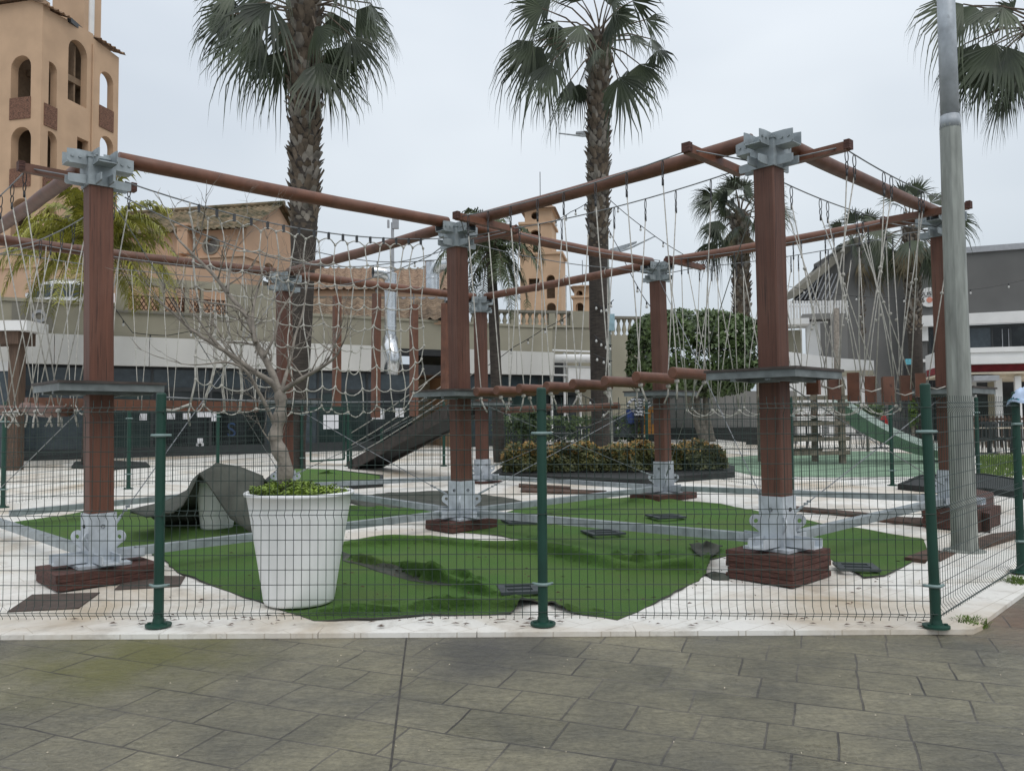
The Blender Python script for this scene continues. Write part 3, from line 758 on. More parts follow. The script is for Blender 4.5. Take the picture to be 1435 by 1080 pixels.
def pillar(k):
    t,b=PT[k],PB[k];gzv=PS[k]
    root=thing('rope_course_post',names[k],'post',V((b.x,b.y,gzv)),'posts of the rope course')
    ax=(t-b).normalized();x=(U1-ax*U1.dot(ax)).normalized();R=Matrix((x,ax.cross(x),ax)).transposed()
    w=.195
    mb=MB()
    # bevelled square post
    c=.012;h=w/2
    prof=[(-h+c,-h),(h-c,-h),(h,-h+c),(h,h-c),(h-c,h),(-h+c,h),(-h,h-c),(-h,-h+c)]
    vs=[];
    for z in(b-ax*.2,t+ax*.1):
        for px,py in prof:vs.append(z+R@V((px,py,0)))
    mb.add(vs,[(i,(i+1)%8,8+(i+1)%8,8+i) for i in range(8)]+[tuple(range(8,16))])
    mb.build('timber_shaft',MT['wood'],root)
    # steel shoe
    mb=MB();hs=b.z-gzv
    for sx,sy,ww,dd in((0,-.106,.226,.012),(0,.106,.226,.012),(-.106,0,.012,.2),(.106,0,.012,.2)):
        mb.box(b+R@V((sx,sy,-hs*.5)),(ww,dd,hs),R)
    for s1 in(-1,1):  # gusset plates and channel feet
        mb.box(V((b.x,b.y,gzv+.04))+GR@V((s1*.23,0,0)),(.26,.15,.012),GR);mb.box(V((b.x,b.y,gzv+.075))+GR@V((s1*.23,.07,0)),(.26,.012,.075),GR);mb.box(V((b.x,b.y,gzv+.075))+GR@V((s1*.23,-.07,0)),(.26,.012,.075),GR)
        mb.box(V((b.x,b.y,gzv+.041))+GR@V((0,s1*.23,0)),(.15,.26,.012),GR);mb.box(V((b.x,b.y,gzv+.075))+GR@V((.07,s1*.23,0)),(.012,.26,.075),GR);mb.box(V((b.x,b.y,gzv+.075))+GR@V((-.07,s1*.23,0)),(.012,.26,.075),GR)
    mb.box(V((b.x,b.y,gzv+.012)),(.42,.42,.024),GR)
    mb.build('steel_shoe',MT['galvp'],root)
    for s1,s2 in((1,1),(1,-1),(-1,1),(-1,-1)):
        dr=(U1*s1+U2*s2).normalized();c=V((b.x,b.y,gzv+.235))+dr*.185
        n=V((-dr.y,dr.x,0));mb=MB();N=16
        out=[(.055*math.cos(a*2*math.pi/N),.055*math.sin(a*2*math.pi/N)) for a in range(N)]
        out=[(-.1,-.16)]+[(.055*math.cos(a),.055*math.sin(a)) for a in [-1.3+i*(3.9/12) for i in range(13)]]+[(-.1,.03)]
        hole=[(.02*math.cos(-a*2*math.pi/10),.02*math.sin(-a*2*math.pi/10)) for a in range(10)]
        mb.plate([out,hole],c-n*.008,dr,ZZ,n,.016);mb.build('anchor_lug',MT['galvp'],root)
    mb=MB()
    for s1 in(-1,1):
        mb.lathe(b+R@V((0,s1*.112,-.11)),[(.016,-.012),(.016,.012),(0,.012)],8,axis=R@V((0,1,0)));mb.lathe(b+R@V((s1*.112,0,-.11)),[(.016,-.012),(.016,.012),(0,.012)],8,axis=R@V((1,0,0)))
    mb.build('bolt',MT['iron'],root)
    # head: sleeve, star of channels, lower flanges
    mb=MB()
    mb.box(t+ax*.11,(.222,.222,.24),R);mb.box(t+ax*.236,(.24,.24,.02),R)
    mb.build('head_sleeve',MT['galv'],root)
    for dx,dy in((1,0),(-1,0),(0,1),(0,-1)):
        d=GR@V((dx,dy,0));n=V((-d.y,d.x,0));c=t+ax*.16
        mb=MB()
        for sgn in(-1,1):
            o=c+n*(sgn*.072)-n*.004
            poly=[(.02,.0),(.25,.0),(.27,.02),(.27,.115),(.19,.122),(.02,.122)]
            mb.plate([poly],o,d,ZZ,n*(1),.009)
        mb.box(c+d*.145+ZZ*.004,(.25 if dx else .14,.25 if dy else .14,.008),GR)
        for q_ in(.17,.23):mb.lathe(c+d*q_+n*.079+ZZ*.06,[(.013,-.01),(.013,.008),(0,.008)],6,axis=n);mb.lathe(c+d*q_-n*.079+ZZ*.06,[(.013,-.01),(.013,.008),(0,.008)],6,axis=-n)
        mb.build('beam_bracket',MT['galv'],root)
        mb=MB()
        mb.plate([[(.1,-.03),(.24,-.03),(.255,-.02),(.255,.04),(.1,.05)]],t+ax*.03-n*.055,d,ZZ,n,.011)
        mb.plate([[(.1,-.03),(.24,-.03),(.255,-.02),(.255,.04),(.1,.05)]],t+ax*.03+n*.045,d,ZZ,n,.011)
        mb.build('cable_flange',MT['galv'],root)
    return root
PLAT={1:1.725,2:1.80,3:1.745,4:1.82,5:1.735,6:1.735,7:1.74,8:1.735}
PR={}
for k in range(1,8):
    root=PR[k]=pillar(k)
    z=PLAT[k];c=PB[k].lerp(PT[k],(z-PB[k].z)/(PT[k].z-PB[k].z));hw=.41
    # deck in four boards round the post
    mb=MB()
    hw2=hw+.015
    for (cx,cy,sx,sy) in((0,(hw2+.105)/2,2*hw2,hw2-.105),(0,-(hw2+.105)/2,2*hw2,hw2-.105),((hw2+.105)/2,0,hw2-.105,.204),(-(hw2+.105)/2,0,hw2-.105,.204)):
        mb.box(c+GR@V((cx,cy,-.011)),(sx,sy,.022),GR)
    mb.build('platform_deck',MT['deck'],root)
    mb=MB()
    for s1 in(-1,1):
        mb.box(c+GR@V((0,s1*(hw-.006),-.053)),(2*hw,.012,.06),GR);mb.box(c+GR@V((s1*(hw-.006),0,-.053)),(.012,2*hw-.026,.06),GR)
        mb.box(c+GR@V((0,s1*.16,-.070)),(2*hw-.03,.05,.07),GR);mb.box(c+GR@V((s1*.16,0,-.0755)),(.05,.26,.075),GR)
    mb.build('platform_frame',MT['galvd'],root)
# timber plinths
def plinth(k,size,parts,label,off=(0,0)):
    b=PB[k];top=PS[k]-.002
    g=gz(b.y);h=top-g-.006
    mb=MB()
    n=parts
    for i in range(n):
        zz=g+.006+h*(i+.5)/n
        s=size[0]*(1+rnd.uniform(-.02,.03));s2=size[1]*(1+rnd.uniform(-.02,.03))
        mb.box(V((b.x+off[0],b.y+off[1],zz)),(s,s2,h/n-.004),Matrix.Rotation(math.atan2(U1.y,U1.x)+rnd.uniform(-.02,.02),3,'Z'))
    one(mb,'timber_plinth',MT['block'],label,'timber block','timber plinths under the posts')
plinth(1,(.80,.62),2,'low stained timber plinth under the left front post')
plinth(2,(.66,.60),5,'tall brick like stack of dark red timber under the right front post')
plinth(3,(.70,.50),2,'dark red timber block under the centre post')
plinth(4,(.95,.55),1,'red brown timber block under the post before the hedge')
plinth(5,(.55,.5),1,'thin timber pad under the far centre post')
plinth(6,(.5,.5),1,'thin timber pad under the post behind the bare tree')
plinth(7,(.85,.6),2,'pair of dark timber blocks under the post by the lamp pole',off=(.1,-.05))
# log beams
def beam(a,b,label,r=.068):
    A=PT[a]+ZZ*.285;B=PT[b]+ZZ*.285;d=(B-A).normalized();A=A+d*.16;B=B-d*.16
    mb=MB();n=10
    pts=[A.lerp(B,i/n)+V((rnd.gauss(0,.004),rnd.gauss(0,.004),-.012*math.sin(math.pi*i/n))) for i in range(n+1)]
    mb.tube(pts,[r*(1+rnd.uniform(-.03,.03)) for _ in pts],14)
    return one(mb,'log_beam',MT['log'],label,'log beam','round log beams of the rope course',smooth=True)
BM=[(1,3,'long log beam above the rope net, left front post to centre post'),(3,2,'log beam above the hanging logs, centre post to right front post'),(3,6,'log beam rising behind the rope net to the centre post'),(3,4,'log beam from the centre post back to the post before the hedge'),
(4,5,'log beam from the post before the hedge back to the far centre post'),(6,5,'far log beam above the four hanging timbers'),(2,7,'log beam above the crossed ropes and stumps on the right'),(4,7,'far right log beam behind the crossed ropes'),
(1,8,'log beam leaving the photo at the left edge, front one'),(8,6,'far left log beam passing behind the left front post')]
for a,b,l in BM:beam(a,b,l)
# ground rails
def rail(a,b,label):
    A=V((PB[a].x,PB[a].y,PS[a]+.075));B=V((PB[b].x,PB[b].y,PS[b]+.075));d=(B-A).normalized()
    mb=MB();mb.bar(A+d*.31,B-d*.31,.085,.075);one(mb,'ground_rail',MT['galv'],label,'steel rail','steel ground rails of the rope course')
for a,b,l in [(1,3,'steel ground rail passing behind the big white planter'),(3,2,'steel ground rail from centre post to right front post'),(3,4,'steel ground rail from centre post to the post before the hedge'),(3,6,'steel ground rail from centre post toward the bare tree trunk'),
 (2,7,'steel ground rail from right front post to the post by the lamp pole'),(4,7,'steel ground rail on the white slab behind the right front post'),(1,8,'steel ground rail leaving the photo at lower left'),(8,6,'steel ground rail along the far side of the left turf'),(4,5,'steel ground rail in front of the hedge'),(6,5,'far steel ground rail below the stair ramp')]:rail(a,b,l)
# ---------------------------------------------------------------- cables, ropes
def frame(a,b):
    A,B=V(PT[a]),V(PT[b]);u=V(((B-A).x,(B-A).y,0));L=u.length;u.normalize();return A,B,u,V((-u.y,u.x,0)),L
def cablept(A,B,u,n,L,s,side,dz=.20,sag=.10,half=.42):
    t=s/L;z=A.z+(B.z-A.z)*t+dz-sag*4*t*(1-t);
    return V((A.x+u.x*s,A.y+u.y*s,z))+n*(side*half)
BARS=.52
def spreader(a,b,end,label,half=.47):
    A,B,u,n,L=frame(a,b);s=BARS if end==0 else L-BARS
    c=cablept(A,B,u,n,L,s,0,dz=.20,sag=0);mb=MB()
    mb.bar(c-n*half,c+n*half,.075,.075);r=None
    root=thing('spreader_bar',label,'crossbar',c,'square timber crossbars under the beams')
    mb.build('timber_bar',MT['log'],root)
    for sg in(-1,1):
        m2=MB();m2.box(c+n*(sg*(half+.006))+ZZ*.01,(.082,.05,.082),Matrix((u,n,ZZ)).transposed());m2.build('end_cap',MT['block'],root)
def cables(a,b,label,n_=2,dz=.20,sag=.10,half=.42):
    A,B,u,n,L=frame(a,b)
    for side in((-1,1) if n_==2 else(0,)):
        pts=[V(A)+ZZ*.1]+[cablept(A,B,u,n,L,BARS+(L-2*BARS)*i/12,side,dz+.05,sag,half) for i in range(13)]+[V(B)+ZZ*.1]
        pts[0]+=u*.15;pts[-1]-=u*.15
        mb=MB();mb.tube(pts,.0065,6)
        one(mb,'support_cable',MT['cable'],label+(', near side' if side<0 else ', far side' if side>0 else ''),'steel cable','steel support cables',smooth=True)
def hook(mb,p,d,mi=0):
    """carabiner loop and thimble below a cable point, returns rope start"""
    n=d.orthogonal().normalized();pts=[]
    for i in range(13):
        a=2*math.pi*i/12;pts.append(p+ZZ*(-.06+.055*math.cos(a))+n*.018*math.sin(a))
    mb.tube(pts,.0045,5,cap=False,mi=mi)
    pts=[p+ZZ*(-.145+.036*math.cos(2*math.pi*i/10))+n*.014*math.sin(2*math.pi*i/10) for i in range(11)]
    mb.tube(pts,.005,5,cap=False,mi=mi)
    mb.tube([p-ZZ*.18,p-ZZ*.235],.011,6,mi=mi)
    return p-ZZ*.18
def rope_tail(mb,p,L=.17):
    d=V((rnd.gauss(0,.35),rnd.gauss(0,.35),-1)).normalized()
    mb.lathe(p,[(0,-.022),(.021,-.014),(.024,0),(.021,.014),(0,.022)],8)
    mb.tube([p,p+d*L*.5,p+d*L+V((rnd.gauss(0,.02),0,0))],.0095,6)
R_=.0062
def hung(name,a,b,s,zc,label,cat,grp,maker,pts_n,mk_mat,tail=True,dz=.25):
    """object hung at distance s with two ropes to the two cables"""
    A,B,u,n,L=frame(a,b);c=V((A.x+u.x*s,A.y+u.y*s,zc))
    root=thing(name,label,cat,c,grp)
    mb=MB();maker(mb,c,u,n);mb.build(pts_n,mk_mat,root,smooth=False)
    return root,c,A,B,u,n,L
# P3-P2 : swinging log steps
spreader(3,2,1,'timber crossbar on the beam near the right front post, above the hanging logs')
spreader(3,2,0,'timber crossbar beside the centre post head, above the hanging logs')
cables(3,2,'support cable of the hanging logs')
NL=8
ordl=['nearest the right front post','second from the right front post','third from the right front post','fourth from the right front post','right behind the middle fence post','just left of the middle fence post','second from the centre post','nearest the centre post']
A,B,u,n,L=frame(3,2)
pxl=[943,892,848,803,766,728,696,668];pyl=[522,528,534,538,541.5,544.5,547,549]
for i in range(NL):
    # position along the span from the near log end seen in the photo
    o=V((A.x,A.y,0))-n*.30;dr=ray(pxl[i],pyl[i]);
    # solve o+u*s on ray azimuth
    s=(dr.x*o.y-dr.y*o.x)/(dr.y*u.x-dr.x*u.y)
    q=o+u*s;z=H+dr.z/dr.y*q.y
    root,c,*_=hung('hanging_log',3,2,s,z,'round log step on two ropes, '+ordl[i],'hanging log','log steps hanging between centre and right front post',
        lambda mb,c,u,n:mb.tube([c-n*.31,c-n*.305,c+n*.305,c+n*.31],[.045,.052,.052,.045],16),'log',MT['log'])
    for side in(-1,1):
        mb=MB();mh=MB();p=cablept(A,B,u,n,L,s,side,.25,.10)
        e=hook(mh,p,u);m=c+n*(side*.235)
        mb.tube([e,m+ZZ*.05,m-ZZ*.05],R_,6);rope_tail(mb,m-ZZ*.075)
        mb.build('rope',MT['rope'],root,smooth=True);mh.build('carabiner',MT['iron'],root,smooth=True)
# P2-P7 : hanging stumps with crossed ropes
spreader(2,7,0,'timber crossbar poking out right of the right front post head');spreader(2,7,1,'timber crossbar by the lamp pole top of the crossed ropes')
cables(2,7,'support cable of the crossed ropes')
A,B,u,n,L=frame(2,7)
sx=[1140,1169,1196,1220,1244,1269,1290];yt=[522,523,522,527,528,526,523];yb=[553,560,562,566,567,561,556]
SP=[];lbs=['first hanging stump right of the front post platform','second hanging stump, above the climbing frame','third hanging stump, above the slide top','fourth hanging stump along the crossed ropes','fifth hanging stump, lowest hanging','sixth hanging stump, left of the corner fence post','seventh hanging stump, nearest the post by the lamp pole']
for i in range(7):
    dr=ray(sx[i],540);o=V((A.x,A.y,0))-n*.12;s=(dr.x*o.y-dr.y*o.x)/(dr.y*u.x-dr.x*u.y);q=o+u*s
    zt=H+ray(sx[i],yt[i]).z/ray(sx[i],yt[i]).y*q.y;zb=H+ray(sx[i],yb[i]).z/ray(sx[i],yb[i]).y*q.y
    SP.append((s,zt,zb))
for i,(s,zt,zb) in enumerate(SP):
    c=V((A.x+u.x*s,A.y+u.y*s,(zt+zb)/2))-n*.12
    root=thing('hanging_stump','square red timber '+lbs[i],'hanging stump',c,'square timber stumps hanging on crossed ropes')
    RR=Matrix.Rotation(-.42+rnd.uniform(-.22,.22),3,'Z')@Matrix.Rotation(rnd.uniform(-.06,.06),3,'X')
    mb=MB();mb.box(c,(.105,.105,zt-zb),RR);mb.build('timber_block',MT['log'],root)
    k=0
    for side,ds in((-1,-.30 if i%2 else .26),(1,.30 if i%2 else -.28)):
        ss=min(max(s+ds+(.0),BARS+.02),L-BARS-.02)
        mb=MB();mh=MB();p=cablept(A,B,u,n,L,ss,side,.25,.10);e=hook(mh,p,u)
        m=c+n*(side*.06)+u*(.03*(1 if ds>0 else -1))-ZZ*.02
        kn=e.lerp(m,.42+rnd.uniform(-.06,.06))
        mb.lathe(kn,[(0,-.02),(.017,-.01),(.019,.0),(.017,.01),(0,.02)],7)
        mb.tube([e,e.lerp(m,.5),m],R_*.95,6)
        if ds>0:
            mb.tube([m,m+n*(side*.1)+ZZ*.03*side,m+n*(side*.17)+u*.05],R_,6)
        mb.build('rope',MT['rope'],root,smooth=True);mh.build('carabiner',MT['iron'],root,smooth=True)
# P8-P1 : balance log with vee ropes
spreader(8,1,1,'timber crossbar sticking out left of the left front post head')
cables(8,1,'support cable of the slung walkway at the left edge')
A,B,u,n,L=frame(8,1)
zc=1.52
root=thing('slung_walkway','orange brown logs slung on vee shaped ropes at the left edge','rope walkway',V((A+B)/2*1)-ZZ*1.9)
for s0,s1,dz_,off in((.7,1.75,.02,0),(1.85,2.5,.03,.03),(2.45,3.6,-.01,-.05)):
    a_=V((A.x+u.x*s0,A.y+u.y*s0,zc+dz_))+n*off;b_=V((A.x+u.x*s1,A.y+u.y*s1,zc+dz_-.02))+n*off
    mb=MB();mb.tube([a_,a_.lerp(b_,.5)-ZZ*.01,b_],[.055,.058,.05],12);mb.build('log',MT['log'],root,smooth=True)
for i in range(8):
    s=.75+i*.41
    for side in(-1,1):
        mb=MB();mh=MB();p=cablept(A,B,u,n,L,s+.08*side,side,.25,.10);e=hook(mh,p,u)
        m=V((A.x+u.x*(s+rnd.uniform(-.12,.12)),A.y+u.y*s,zc+.03))+n*side*.11
        mb.tube([e,m],R_,6);rope_tail(mb,m-ZZ*.06,.16)
        if i<7:
            m2=m+u*.38;mid=m.lerp(m2,.5)-ZZ*.09;mb.tube([m,m.lerp(mid,.6)-ZZ*.02,mid,m2.lerp(mid,.6)-ZZ*.02,m2],R_*.9,6)
        mb.build('rope',MT['rope'],root,smooth=True);mh.build('carabiner',MT['iron'],root,smooth=True)
# P8-P6 : red balance beam
A,B,u,n,L=frame(8,6);zc=1.63
cables(8,6,'support cable of the red balance beam')
root=thing('balance_beam','long square red balance beam hanging before the dark shop windows','balance beam',V((A+B)/2)-ZZ*1.9)
a_=V((A.x+u.x*.5,A.y+u.y*.5,zc));b_=V((B.x-u.x*.45,B.y-u.y*.45,zc-.03))
mb=MB();mb.bar(a_,b_,.14,.15);mb.build('timber_beam',MT['log'],root)
for i in range(8):
    s=.6+i*.43
    for side in(-1,1):
        mb=MB();p=cablept(A,B,u,n,L,s,side,.25,.10);m=V((A.x+u.x*s,A.y+u.y*s,zc+.08))+n*side*.075
        mb.tube([p,m,m-ZZ*.16],R_*.8,5);mb.build('rope',MT['rope'],root,smooth=True)
# P4-P7 : vee ropes with a looped foot rope
spreader(4,7,0,'short crossbar on the far right beam beside the post before the hedge')
cables(4,7,'support cable of the looped foot rope')
A,B,u,n,L=frame(4,7);zc=1.50
root=thing('foot_rope_bridge','beige foot rope in loops hung on vee ropes behind the right front platform','rope bridge',V((A+B)/2)-ZZ*1.9)
N=8
for side in(-1,1):
    prev=None
    for i in range(N):
        s=.55+i*(L-1.1)/(N-1)
        k=V((A.x+u.x*s,A.y+u.y*s,zc+rnd.uniform(-.03,.05)))+n*side*.07
        for ds in(-.16,.16):
            ss=min(max(s+ds,.5),L-.5);mb=MB();p=cablept(A,B,u,n,L,ss,side,.25,.10);mh=MB();e=hook(mh,p,u)
            mb.tube([e,e.lerp(k,.55)+u*(-ds*.12),k],R_,6);mb.lathe(e.lerp(k,.45),[(0,-.02),(.018,-.01),(.018,.01),(0,.02)],6)
            mb.build('rope',MT['rope'],root,smooth=True);mh.build('carabiner',MT['iron'],root,smooth=True)
        mb=MB()
        mb.lathe(k,[(0,-.03),(.022,-.015),(.025,0),(.022,.015),(0,.03)],8)
        if prev is not None:
            mid=prev.lerp(k,.5)-ZZ*.10;mb.tube([prev,prev.lerp(mid,.5)-ZZ*.025,mid,k.lerp(mid,.5)-ZZ*.025,k],R_*1.1,6)
        mb.build('foot_loop',MT['rope'],root,smooth=True);prev=k
# P5-P4 : two logs tied under the beam
A,B,u,n,L=frame(5,4)
for s0,s1,l in((.6,1.8,'left one'),(2.0,3.3,'right one')):
    a_=V((A.x+u.x*s0,A.y+u.y*s0,1.55));b_=V((A.x+u.x*s1,A.y+u.y*s1,1.60))
    root=thing('swing_log','long log hung lengthwise on two ropes above the hedge, '+l,'swing log',(a_+b_)/2,'lengthwise logs hung above the hedge')
    mb=MB();mb.tube([a_,b_],.06,12);mb.build('log',MT['log'],root,smooth=True)
    for t in(.15,.85):
        m=a_.lerp(b_,t);s=s0+(s1-s0)*t;top=V((A.x+u.x*s,A.y+u.y*s,A.z+(B.z-A.z)*s/L+.30));mb=MB()
        mb.tube([top-ZZ*.07,m,m-ZZ*.1],R_*1.2,6);mb.tube([top+n*.075*math.cos(q)+ZZ*.075*math.sin(q) for q in [i*math.pi/6 for i in range(13)]],R_,5,cap=False);rope_tail(mb,m-ZZ*.08,.15)
        mb.build('rope',MT['rope'],root,smooth=True)
# P6-P5 : four hanging timbers
A,B,u,n,L=frame(6,5)
for x,y0,y1,l in((472,415,570,'first from the left'),(527,408,585,'second, before the bright duct'),(580,427,583,'third'),(624,425,546,'fourth, beside the centre post')):
    dr=ray(x,500);s=(dr.x*A.y-dr.y*A.x)/(dr.y*u.x-dr.x*u.y);q=V((A.x,A.y,0))+u*s
    zt=H+ray(x,y0).z/ray(x,y0).y*q.y;zb=H+ray(x,y1).z/ray(x,y1).y*q.y
    root=thing('hanging_timber','square upright red timber hung from the far beam, '+l,'hanging timber',V((q.x,q.y,zb)),'upright timbers hung from the far beam')
    bz=A.z+(B.z-A.z)*s/L+.25;zt=min(zt,bz-.12)
    mb=MB();mb.box(V((q.x,q.y,(zt+zb)/2)),(.115,.115,zt-zb),Matrix.Rotation(math.atan2(u.y,u.x)+rnd.uniform(-.2,.2),3,'Z')@Matrix.Rotation(rnd.uniform(-.012,.012),3,'Y'));mb.build('timber',MT['log'],root)
    mb=MB();mb.tube([V((q.x,q.y,zt)),V((q.x,q.y,bz))],.009,6);mb.build('hanger',MT['cable'],root)
# spreader on P3-P4 and hand cables
spreader(3,4,0,'timber crossbar under the beam right of the centre post head');cables(3,4,'hand cable toward the post before the hedge')
cables(3,6,'hand cable behind the net',1,dz=.02,sag=.2)
# ---------------------------------------------------------------- cargo net P1-P3
def net():
    A,B,u,n,L=frame(1,3)
    off=-.05
    def topc(s):
        t=s/L;return V((A.x+u.x*s,A.y+u.y*s,A.z+(B.z-A.z)*t+.13-.22*math.sin(math.pi*t)**.8))+n*off
    root=thing('rope_net','beige knotted rope net hung under the front log beam above the bare tree','climbing net',topc(L/2)-ZZ*2)
    mb=MB();mb.tube([topc(L*i/20) for i in range(1,20)],.007,6)
    mb.tube([topc(L*i/20)-ZZ*(.10+.26*math.sin(math.pi*i/20)) for i in range(1,20)],.006,6)
    mb.build('head_cable',MT['cable'],root,smooth=True)
    C=17;Rw=8;s0,s1=.78,L-.50
    node=[]
    for i in range(C):
        ti=i/(C-1);s=s0+(s1-s0)*ti;col=[]
        T=topc(s)
        hgt=(T.z-1.60)
        for j in range(Rw+1):
            tj=j/Rw
            z=T.z-.10-hgt*tj*(1-.02*math.sin(i*1.7))
            if i==0:z=T.z-.1-(hgt-.05)*tj
            # left edge pulled in, right edge scalloped down to platform
            ss=s+.022*math.sin(i*2.3+j*1.9)+(.10*math.sin(math.pi*tj) if i==0 else 0)+(.07*math.sin(math.pi*tj)*(i==1))
            if ti>.82: ss-= .16*math.sin(math.pi*tj)*((ti-.82)/.18)*0.6
            z+=.012*math.sin(j*3.1+i*2.7)
            if ti>.85 and j>=Rw-2: z+=.10*(ti-.85)/.15*(j-Rw+3)
            col.append(V((A.x+u.x*ss,A.y+u.y*ss,z))+n*(off+.05*math.sin(i*.9+j*.7)))
        node.append(col)
    vm=MB();hm=vm;km=vm
    for i in range(C):
        T=topc(s0+(s1-s0)*i/(C-1))
        pts=[]
        for j in range(Rw):
            a,b=node[i][j],node[i][j+1];pts+=[a,a.lerp(b,.5)+u*rnd.uniform(-.008,.008)]
        pts.append(node[i][Rw]);r=.0062 if i>0 else .010
        vm.tube(pts,r,6)
        if i>0 and i<4: vm.tube([p+u*.014 for p in pts[len(pts)//2:]],.007,6)
        for j in range(Rw+1):
            km.lathe(node[i][j],[(0,-.018),(.013,-.011),(.0155,0),(.013,.011),(0,.018)],7)
        if i==0: vm.tube([T-ZZ*.0,node[i][0]],.008,6)
    for i in range(C-1):
        for j in range(Rw+1):
            a,b=node[i][j],node[i+1][j]
            if j==0:
                # zig-zag up to the cable with shackles
                mid=topc(s0+(s1-s0)*(i+.5)/(C-1))-ZZ*.055
                hm.tube([a,a.lerp(mid,.6)+ZZ*.01,mid,b.lerp(mid,.6)+ZZ*.01,b],.0062,6)
            else:
                sg=rnd.uniform(.012,.04)*(1.5 if i%5==0 else 1)*(.5+.7*j/Rw);m=a.lerp(b,.5)-ZZ*sg
                hm.tube([a,a.lerp(b,.25)-ZZ*sg*.72,m,a.lerp(b,.75)-ZZ*sg*.72,b],.006,6)
    vm.build('netting',MT['rope'],root,smooth=True)
    for i in range(C-1):
        sm=MB();m=topc(s0+(s1-s0)*(i+.5)/(C-1));sm.box(m-ZZ*.03,(.022,.022,.075),GR);sm.build('shackle',MT['iron'],root)
    fm=MB();fm.tube([V((A.x+u.x*s,A.y+u.y*s,1.63-.05*math.sin(math.pi*s/L)))+n*off for s in [.5+i*(L-1.)/12 for i in range(13)]],.009,6);fm.build('foot_cable',MT['cable'],root,smooth=True)
    # loose knotted end at the left platform
    lm=MB();k=node[0][Rw];lm.tube([k,k-u*.08-ZZ*.03,k-u*.16-ZZ*.06,k-u*.24-ZZ*.05],.013,7);lm.tube([k,k-ZZ*.1-u*.02,k-ZZ*.2],.009,6);lm.build('rope_end',MT['rope'],root,smooth=True)
net()
# ---------------------------------------------------------------- guy cables
def guy(a,b,up,label):
    ba=V((PB[a].x,PB[a].y,PS[a]+.25));tgt=V(PT[b])+ZZ*.02 if up=='top' else V((PB[b].x,PB[b].y,PLAT[b]-.1))
    d=V(((tgt-ba).x,(tgt-ba).y,0)).normalized();A=ba+d*.2;B=tgt-d*(.12 if up=='top' else .14)
    root=thing('guy_cable',label,'guy cable',A,'crossing steel guy cables')
    mb=MB();mb.tube([A,A.lerp(B,.5)-ZZ*.01,B],.0052,6);mb.build('cable',MT['cable'],root)
    mb=MB();q=(B-A).normalized();mb.tube([A+q*.06,A+q*.09,A+q*.24,A+q*.27],[.006,.013,.013,.006],8)
    for t in(.32,.38):mb.box(A+q*t,(.03,.03,.02))
    mb.build('turnbuckle',MT['galv'],root)
for a,b,up,l in [(1,6,'top','guy cable from the left front post foot up behind the net'),(6,1,'top','guy cable from the left front post head down behind the net'),(2,4,'top','guy cable from the right front post foot rising toward the hedge post head'),(4,2,'top','guy cable from the hedge post foot rising to the right front post head'),
 (3,4,'plat','guy cable from the centre post foot over the hedge front'),(4,3,'plat','guy cable from the hedge post foot toward the centre platform'),(3,6,'plat','guy cable from the centre post foot toward the bare tree'),(6,3,'plat','guy cable from the foot of the post behind the tree to the centre platform'),
 (2,7,'plat','guy cable behind the corner post toward the lamp pole platform'),(7,2,'plat','guy cable crossing below the hanging stumps'),(8,1,'plat','guy cable rising from lower left to the left front platform'),(5,4,'plat','guy cable far back above the hedge')]:guy(a,b,up,l)
# ---------------------------------------------------------------- stair ramp from the far platform
def ramp():
    top=V((PB[5].x,PB[5].y,1.62))-U1*0+U2*.45;bot=G(508,655);bot.z=gz(bot.y)+.03
    top=V((top.x,top.y,1.60))
    d=bot-top;u=V((d.x,d.y,0)).normalized();n=V((-u.y,u.x,0))
    root=thing('stair_ramp','dark timber stair ramp with rope handrails leaning down from the far platform','stair ramp',bot)
    for sg in(-1,1):
        mb=MB();o=n*(sg*.36);mb.bar(top+o,bot+o,.05,.24);mb.build('stringer',MT['deck'],root)
    mb=MB();mb.bar(top-ZZ*.10,bot-ZZ*.02,.66,.03);mb.build('ramp_board',MT['dark'],root)
    mb=MB()
    for i in range(11):
        p=top.lerp(bot,(i+.5)/11)+ZZ*.06;mb.box(p,(.2,.7,.035),Matrix((u,n,ZZ)).transposed())
    mb.build('treads',MT['plank'],root)
    for sg in(-1,1):
        for hgt in(.25,.55,.85):
            mb=MB();a=top+n*sg*.4+ZZ*hgt;b=bot+n*sg*.4+ZZ*(hgt*.95)-u*.2
            mb.tube([a,a.lerp(b,.35)-ZZ*.04,a.lerp(b,.7)-ZZ*.04,b],.011,6);mb.build('hand_rope',MT['rope'],root,smooth=True)
        mb=MB();mb.tube([bot+n*sg*.4-u*.2-ZZ*.03,bot+n*sg*.4-u*.2+ZZ*.9],.03,8);mb.build('newel_post',MT['green'],root)
ramp()
